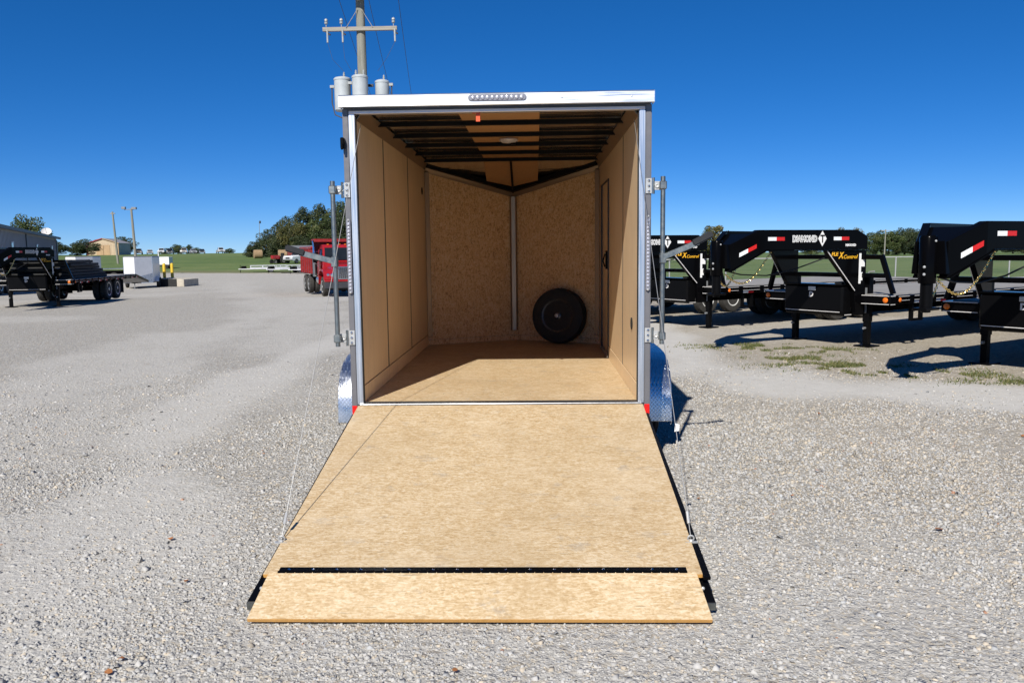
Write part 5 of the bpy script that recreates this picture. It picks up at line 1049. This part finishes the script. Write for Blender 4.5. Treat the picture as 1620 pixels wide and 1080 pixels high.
# tan barn with red trim
g = empty('tan_barn', zz(-116.5, 218), 0, 'tan metal barn with red trim on the grassy hill', 'barn'); zb = 1.9-ground_z(-116.5, 218)
a, b, c_, d_ = Vector((-3.9, -3.5, 0)), Vector((4.5, -3.6, 0)), Vector((.6, 11, 0)), Vector((-7.7, 11, 0)); e0 = zb+2.75; rk = zb+4.05
MB().hexa([p__+V3(0, 0, -.6) for p__ in (a, b, c_, d_)]+[p__+V3(0, 0, e0) for p__ in (a, b, c_, d_)]).build('wall', 'tan_siding', g)
r0, r1 = (a+b)/2+V3(0, -.25, rk), (c_+d_)/2+V3(0, .25, rk)
MB().add([a+V3(0, 0, e0), b+V3(0, 0, e0), (a+b)/2+V3(0, 0, rk-.05)], [(0, 1, 2)]).build('gable', 'tan_siding', g)
for p0, p1, s in ((a, d_, -1), (b, c_, 1)):
    o_ = V3(s*.3, -.25, e0-.02); o2 = V3(s*.3, .25, e0-.02)
    MB().hexa([p0+o_, p1+o2, r1, r0, p0+o_+V3(0, 0, .12), p1+o2+V3(0, 0, .12), r1+V3(0, 0, .12), r0+V3(0, 0, .12)]).build('roof', 'roof_tan', g)
    MB().bar(p0+V3(s*.03, -.04, -.5), p0+V3(s*.03, -.04, e0), .22, .16).build('corner_trim', 'red_trim' if s < 0 else 'tan_dark', g)
    MB().bar(p0+o_+V3(0, -.03, .05), r0+V3(0, -.03, .05), .06, .2).build('rake_trim', 'red_trim' if s < 0 else 'tan_dark', g)
for x0, x1 in ((-1.5, .4), (.5, 2.2)): MB().box(x0, x1, -3.68, -3.60, -.3, e0-.45).build('sliding_door', 'tan_dark', g)
wall_ribs(MB(), a, b, -.3, e0, .8, (0, -1, 0), .04).build('wall_rib', 'tan_siding', g)
# dark red shed in front of the grove
g = empty('red_shed', zz(-40.6, 141), rad(8), 'dark red shed in front of the tree grove behind the white pickup', 'shed')
MB().box(-3.2, 3.2, -1.5, 1.5, -.3, 1.85).build('wall', 'barn_red', g); wall_ribs(MB(), (-3.2, -1.5, 0), (3.2, -1.5, 0), -.2, 1.8, .5, (0, -1, 0), .03).build('wall_rib', 'barn_red', g)
MB().hexa([(-3.4, -1.7, 1.86), (3.4, -1.7, 1.86), (3.4, 1.7, 2.25), (-3.4, 1.7, 2.25), (-3.4, -1.7, 1.94), (3.4, -1.7, 1.94), (3.4, 1.7, 2.33), (-3.4, 1.7, 2.33)]).build('roof', 'grey_steel', g)

# ------------------------------------------------------------------ chain link fence across the right
g = empty('chain_link_fence', (0, 0, 0), 0, 'grey chain link fence between gravel lot and green field', 'fence')
def fz(x, y): return ground_z(x, y)-.02
fx0, fx1, fstep = 3.6, 27.8, 2.42
FY = lambda x: 30.2+.012*(x-12)
npost = int((fx1-fx0)/fstep)+1
for i in range(npost):
    x = fx0+i*fstep; y = FY(x); z = fz(x, y)
    MB().tube([(x, y, z-.1), (x+.012*((i*7) % 3-1), y, z+1.20)], .030, 8).build('post', 'fence_steel', g, True)
xe = fx0+(npost-1)*fstep
MB().tube([(fx0+k*fstep, FY(fx0+k*fstep)-.0, fz(fx0+k*fstep, 30.2)+1.21) for k in range(npost)], .021, 8).build('top_rail', 'fence_steel', g, True)
m = []; F = []; r = .0011; zA = fz(10, 30)+.04; zB = fz(10, 30)+1.19
st = .075; nw = int((xe-fx0)/st); hgt_ = zB-zA
for sgn in (-1, 1):
    for i in range(-int(hgt_/st)-1, nw+int(hgt_/st)+1):
        xa = fx0+i*st; xb = xa+sgn*hgt_
        za, zb_ = zA, zB
        if sgn > 0:
            if xa < fx0: za = zA+(fx0-xa); xa = fx0
            if xb > xe: zb_ = zB-(xb-xe); xb = xe
        else:
            if xa > xe: za = zA+(xa-xe); xa = xe
            if xb < fx0: zb_ = zB-(fx0-xb); xb = fx0
        if zb_-za < .05 or xa < fx0-.01 or xa > xe+.01 or xb < fx0-.01 or xb > xe+.01: continue
        o = len(m); ya, yb = FY(xa)-.035, FY(xb)-.035
        m += [(xa-r, ya, za), (xa+r, ya-r, za), (xa+r, ya+r, za), (xb-r, yb, zb_), (xb+r, yb-r, zb_), (xb+r, yb+r, zb_)]; F += [(o, o+1, o+4, o+3), (o+1, o+2, o+5, o+4), (o+2, o, o+3, o+5)]
mb = MB(); mb.add(m, F); wm = mb.build('wire_mesh', 'mesh_wire', g); wm['kind'] = 'stuff'
# second fence line far out in the field
# ------------------------------------------------------------------ trees
def crown_mesh(name, seed, n_clump, n_leaf, shape, leaf, gap=.0):
    rg = np.random.default_rng(seed); C_ = []
    while len(C_) < n_clump:
        p = rg.uniform(-1, 1, 3)
        if shape == 'cone':
            h_ = (p[2]+1)/2; rr = (1-h_)*.95+.08
            if np.hypot(p[0], p[1]) > rr: continue
        else:
            k_ = np.linalg.norm(p*np.array([1, 1, 1.05]))
            if k_ > 1 or k_ < .35 and rg.random() < .7: continue
            if shape == 'tall': p[:2] *= .9-.25*p[2]
        C_.append(p)
    C_ = np.array(C_); Vs = []; T = []
    for c__ in C_:
        rr = rg.uniform(.20, .36)*(1 if shape != 'cone' else .8); k_ = int(n_leaf*rg.uniform(.6, 1.3)); dr_ = rg.normal(0, 1, (k_, 3)); dr_ /= np.linalg.norm(dr_, axis=1, keepdims=True)
        p = c__+dr_*(rr*rg.uniform(.45, 1.08, k_)**.6)[:, None]*np.array([1.1, 1.1, .85])
        tn = np.clip(rg.uniform(.05, .75)+rg.normal(0, .12, k_), 0, 1)
        u_ = rg.normal(0, 1, (k_, 3)); u_ /= np.linalg.norm(u_, axis=1, keepdims=True); w_ = np.cross(u_, rg.normal(0, 1, (k_, 3))); w_ /= np.linalg.norm(w_, axis=1, keepdims=True)
        sz = leaf*rg.uniform(.6, 1.4, (k_, 1)); Vs.append(np.stack([p-u_*sz, p-w_*sz*.55, p+u_*sz, p+w_*sz*.55], 1).reshape(-1, 3)); T.append(np.repeat(tn, 4))
    Vs = np.concatenate(Vs); me = np_mesh(name, Vs, np.arange(len(Vs)), 4); attr_tone(me, np.concatenate(T)); return me
def trunk_mesh(seed):
    rg = random.Random(seed); m = MB(); m.tube([(0, 0, -.1), (.03, .02, .3), (.0, .04, .62), (.04, 0, 1.0)], [.055, .042, .032, .018], 8)
    for k in range(7):
        a = rg.random()*6.28; z = rg.uniform(.35, .75); l_ = rg.uniform(.25, .45)
        m.tube([(0, .02, z), (math.cos(a)*l_*.5, math.sin(a)*l_*.5, z+l_*.35), (math.cos(a)*l_, math.sin(a)*l_, z+l_*.75)], [.02, .013, .006], 5)
    me = bpy.data.meshes.new('trunk'); me.from_pydata(m.v, [], m.f); me.update(); me.materials.append(MATS['bark']); return me
TR = [trunk_mesh(k) for k in range(3)]
CM = {}
for nm, mat, sh_ in (('round_green', 'leaf_green', 'round'), ('round_dark', 'leaf_dark', 'round'), ('tall_green', 'leaf_green', 'tall'), ('tall_dark', 'leaf_dark', 'tall'), ('cedar', 'leaf_dark', 'cone'), ('autumn', 'leaf_autumn', 'round'), ('tall_autumn', 'leaf_autumn', 'tall')):
    CM[nm] = [crown_mesh('crown', hash(nm) % 97 + s*31 if False else (len(nm)*13+s*31+ord(nm[0])), 56 if sh_ != 'cone' else 70, 190, sh_, .042) for s in (0, 1)]
    for me in CM[nm]: me.materials.append(MATS[mat])
TREEN = [0]
def tree(x, y, h, wd, kind, label, group=None, z=None, trunk=.35):
    TREEN[0] += 1; i = TREEN[0]
    g = empty('bush' if h < 3.2 else 'cedar_tree' if kind == 'cedar' else 'tree', (x, y, ground_z(x, y) if z is None else z), 0, label, 'bush' if h < 3.2 else 'tree', group)
    t_ = bpy.data.objects.new('trunk', TR[i % 3]); COL.objects.link(t_); t_.parent = g; t_.scale = (h*.8, h*.8, h*.8)
    c__ = bpy.data.objects.new('crown', CM[kind][i % 2]); COL.objects.link(c__); c__.parent = g
    lo = .05 if kind == 'cedar' else trunk*.5; c__.location = (0, 0, h*(1+lo)/2); c__.scale = (wd/2, wd/2, h*(1-lo)/2); c__.rotation_euler = (0, 0, i*1.7)
    return g
GL = 'trees of the grove left of the cargo trailer'
grove = [(-54.6, 153, 3.3, 3.2, 'cedar', 'small dark cedar at the left end of the grove'), (-53.0, 156, 4.6, 4.4, 'round_dark', 'low dark tree second from the left in the grove'),
         (-50.8, 152, 5.8, 4.6, 'cedar', 'pointed dark cedar in the left part of the grove'), (-48.3, 155, 7.4, 5.2, 'round_dark', 'rounded dark tree in the left middle of the grove'),
         (-46.3, 159, 9.4, 5.4, 'tall_dark', 'tall dark tree rising in the middle of the grove'), (-45.4, 150, 7.0, 5.6, 'autumn', 'olive brown tree in the front of the grove'),
         (-42.6, 160, 10.0, 6.0, 'tall_dark', 'tall dark tree right of the middle of the grove'), (-41.2, 152, 7.6, 6.0, 'round_green', 'green tree behind the red shed in the grove'),
         (-38.6, 158, 10.2, 6.2, 'tall_green', 'tallest green tree above the dump truck'), (-36.4, 153, 9.4, 6.0, 'tall_dark', 'dark tree above the dump truck cab'), (-33.6, 158, 9.6, 6.4, 'round_dark', 'dark tree beside the cargo trailer post'),
         (-47.6, 150, 4.4, 5.0, 'round_dark', 'low dense dark tree behind the hay bales'), (-43.3, 148, 4.2, 4.6, 'round_dark', 'low dark tree behind the red machine'), (-37.8, 148, 4.6, 5, 'round_dark', 'low dark tree behind the dump bed')]
for a_ in grove: tree(*a_, group=GL, trunk=.12)
tree(-68.0, 104.5, 7.2, 5.6, 'round_green', 'big green tree behind the grey building', trunk=.2)
for a_ in ((-121.5, 200, 3.6, 7, 'round_dark', 'dark leafless looking tree left behind the grey building end'), (-117.0, 203, 3.3, 6, 'tall_dark', 'dark tree between grey building and tan barn'), (-112.9, 200, 4.0, 6, 'round_dark', 'dark round tree left of the tan barn'),
           (-125.5, 205, 3.6, 7, 'round_dark', 'dark tree just right of the grey building roof'), (-126.0, 244, 5.2, 8, 'round_dark', 'dark tree behind the right end of the tan barn'), (-132.5, 246, 4.8, 7, 'round_dark', 'dark tree behind the tan barn roof')): tree(*a_, group='dark trees around the tan barn', trunk=.1)
for a_ in ((-126.2, 284, 3.9, 4.6, 'round_green', 'small round tree left of the trio behind the parked cars'), (-122.6, 285, 3.6, 3.2, 'tall_green', 'small pointed tree in the trio behind the parked cars'), (-119.8, 284, 2.7, 3.6, 'round_green', 'lowest tree of the trio behind the parked cars'), (-107.5, 283, 2.2, 3.6, 'round_green', 'small bush on the hill left of the pale pickup'), (-133.0, 290, 2.6, 4, 'round_dark', 'small dark bush behind the white pickup on the hill')): tree(*a_, group='small trees on the hill crest', trunk=.2)
tree(25.7, 114.2, 5.3, 4.6, 'autumn', 'round olive autumn tree right of the cargo trailer', 'trees beyond the fence', trunk=.15)
tree(23.2, 116.0, 3.6, 4.6, 'round_green', 'loose green tree left of the olive autumn tree', 'trees beyond the fence', trunk=.1)
tree(19.0, 121.0, 4.0, 5.0, 'round_dark', 'dark tree beside the galvanised bar on the right', 'trees beyond the fence', trunk=.1)
tree(15.8, 122.0, 4.2, 4.6, 'tall_dark', 'dark tree close to the right edge of the cargo trailer', 'trees beyond the fence', trunk=.1)
tree(28.6, 118.0, 3.0, 4.0, 'round_green', 'low green bush right of the olive autumn tree', 'trees beyond the fence', trunk=.1)
rg = random.Random(5); xx = 84.0; k = 0
words = ['feathery', 'broad', 'narrow', 'low', 'tall', 'spreading', 'dense', 'loose']; 
while xx < 168:
    px = 849+(xx-.26)/250*1305; h_ = 6.6+rg.uniform(-.8, 1.2); 
    kind = rg.choice(['tall_green', 'round_green', 'round_dark', 'tall_dark', 'autumn', 'round_green']); wd = rg.uniform(6, 9)
    if 93 < xx < 101: kind = 'tall_autumn'; h_ = 8.2
    if 108 < xx < 122: kind = rg.choice(['round_dark', 'tall_dark']); h_ = 8.0
    k += 1
    o = ['first', 'second', 'third', 'fourth', 'fifth', 'sixth', 'seventh', 'eighth', 'ninth', 'tenth', 'eleventh', 'twelfth', 'thirteenth', 'fourteenth', 'fifteenth', 'sixteenth', 'seventeenth', 'eighteenth', 'nineteenth', 'twentieth', 'twenty-first', 'twenty-second', 'twenty-third', 'twenty-fourth', 'twenty-fifth', 'twenty-sixth', 'twenty-seventh', 'twenty-eighth', 'twenty-ninth', 'thirtieth', 'thirty-first', 'thirty-second', 'thirty-third', 'thirty-fourth', 'thirty-fifth', 'thirty-sixth'][min(k-1, 35)]
    tree(xx, 246+rg.uniform(-5, 8), h_, wd, kind, '%s tree from the left in the far tree line beyond the field' % o, 'far tree line beyond the field', trunk=.05)
    xx += rg.uniform(2.3, 3.6)
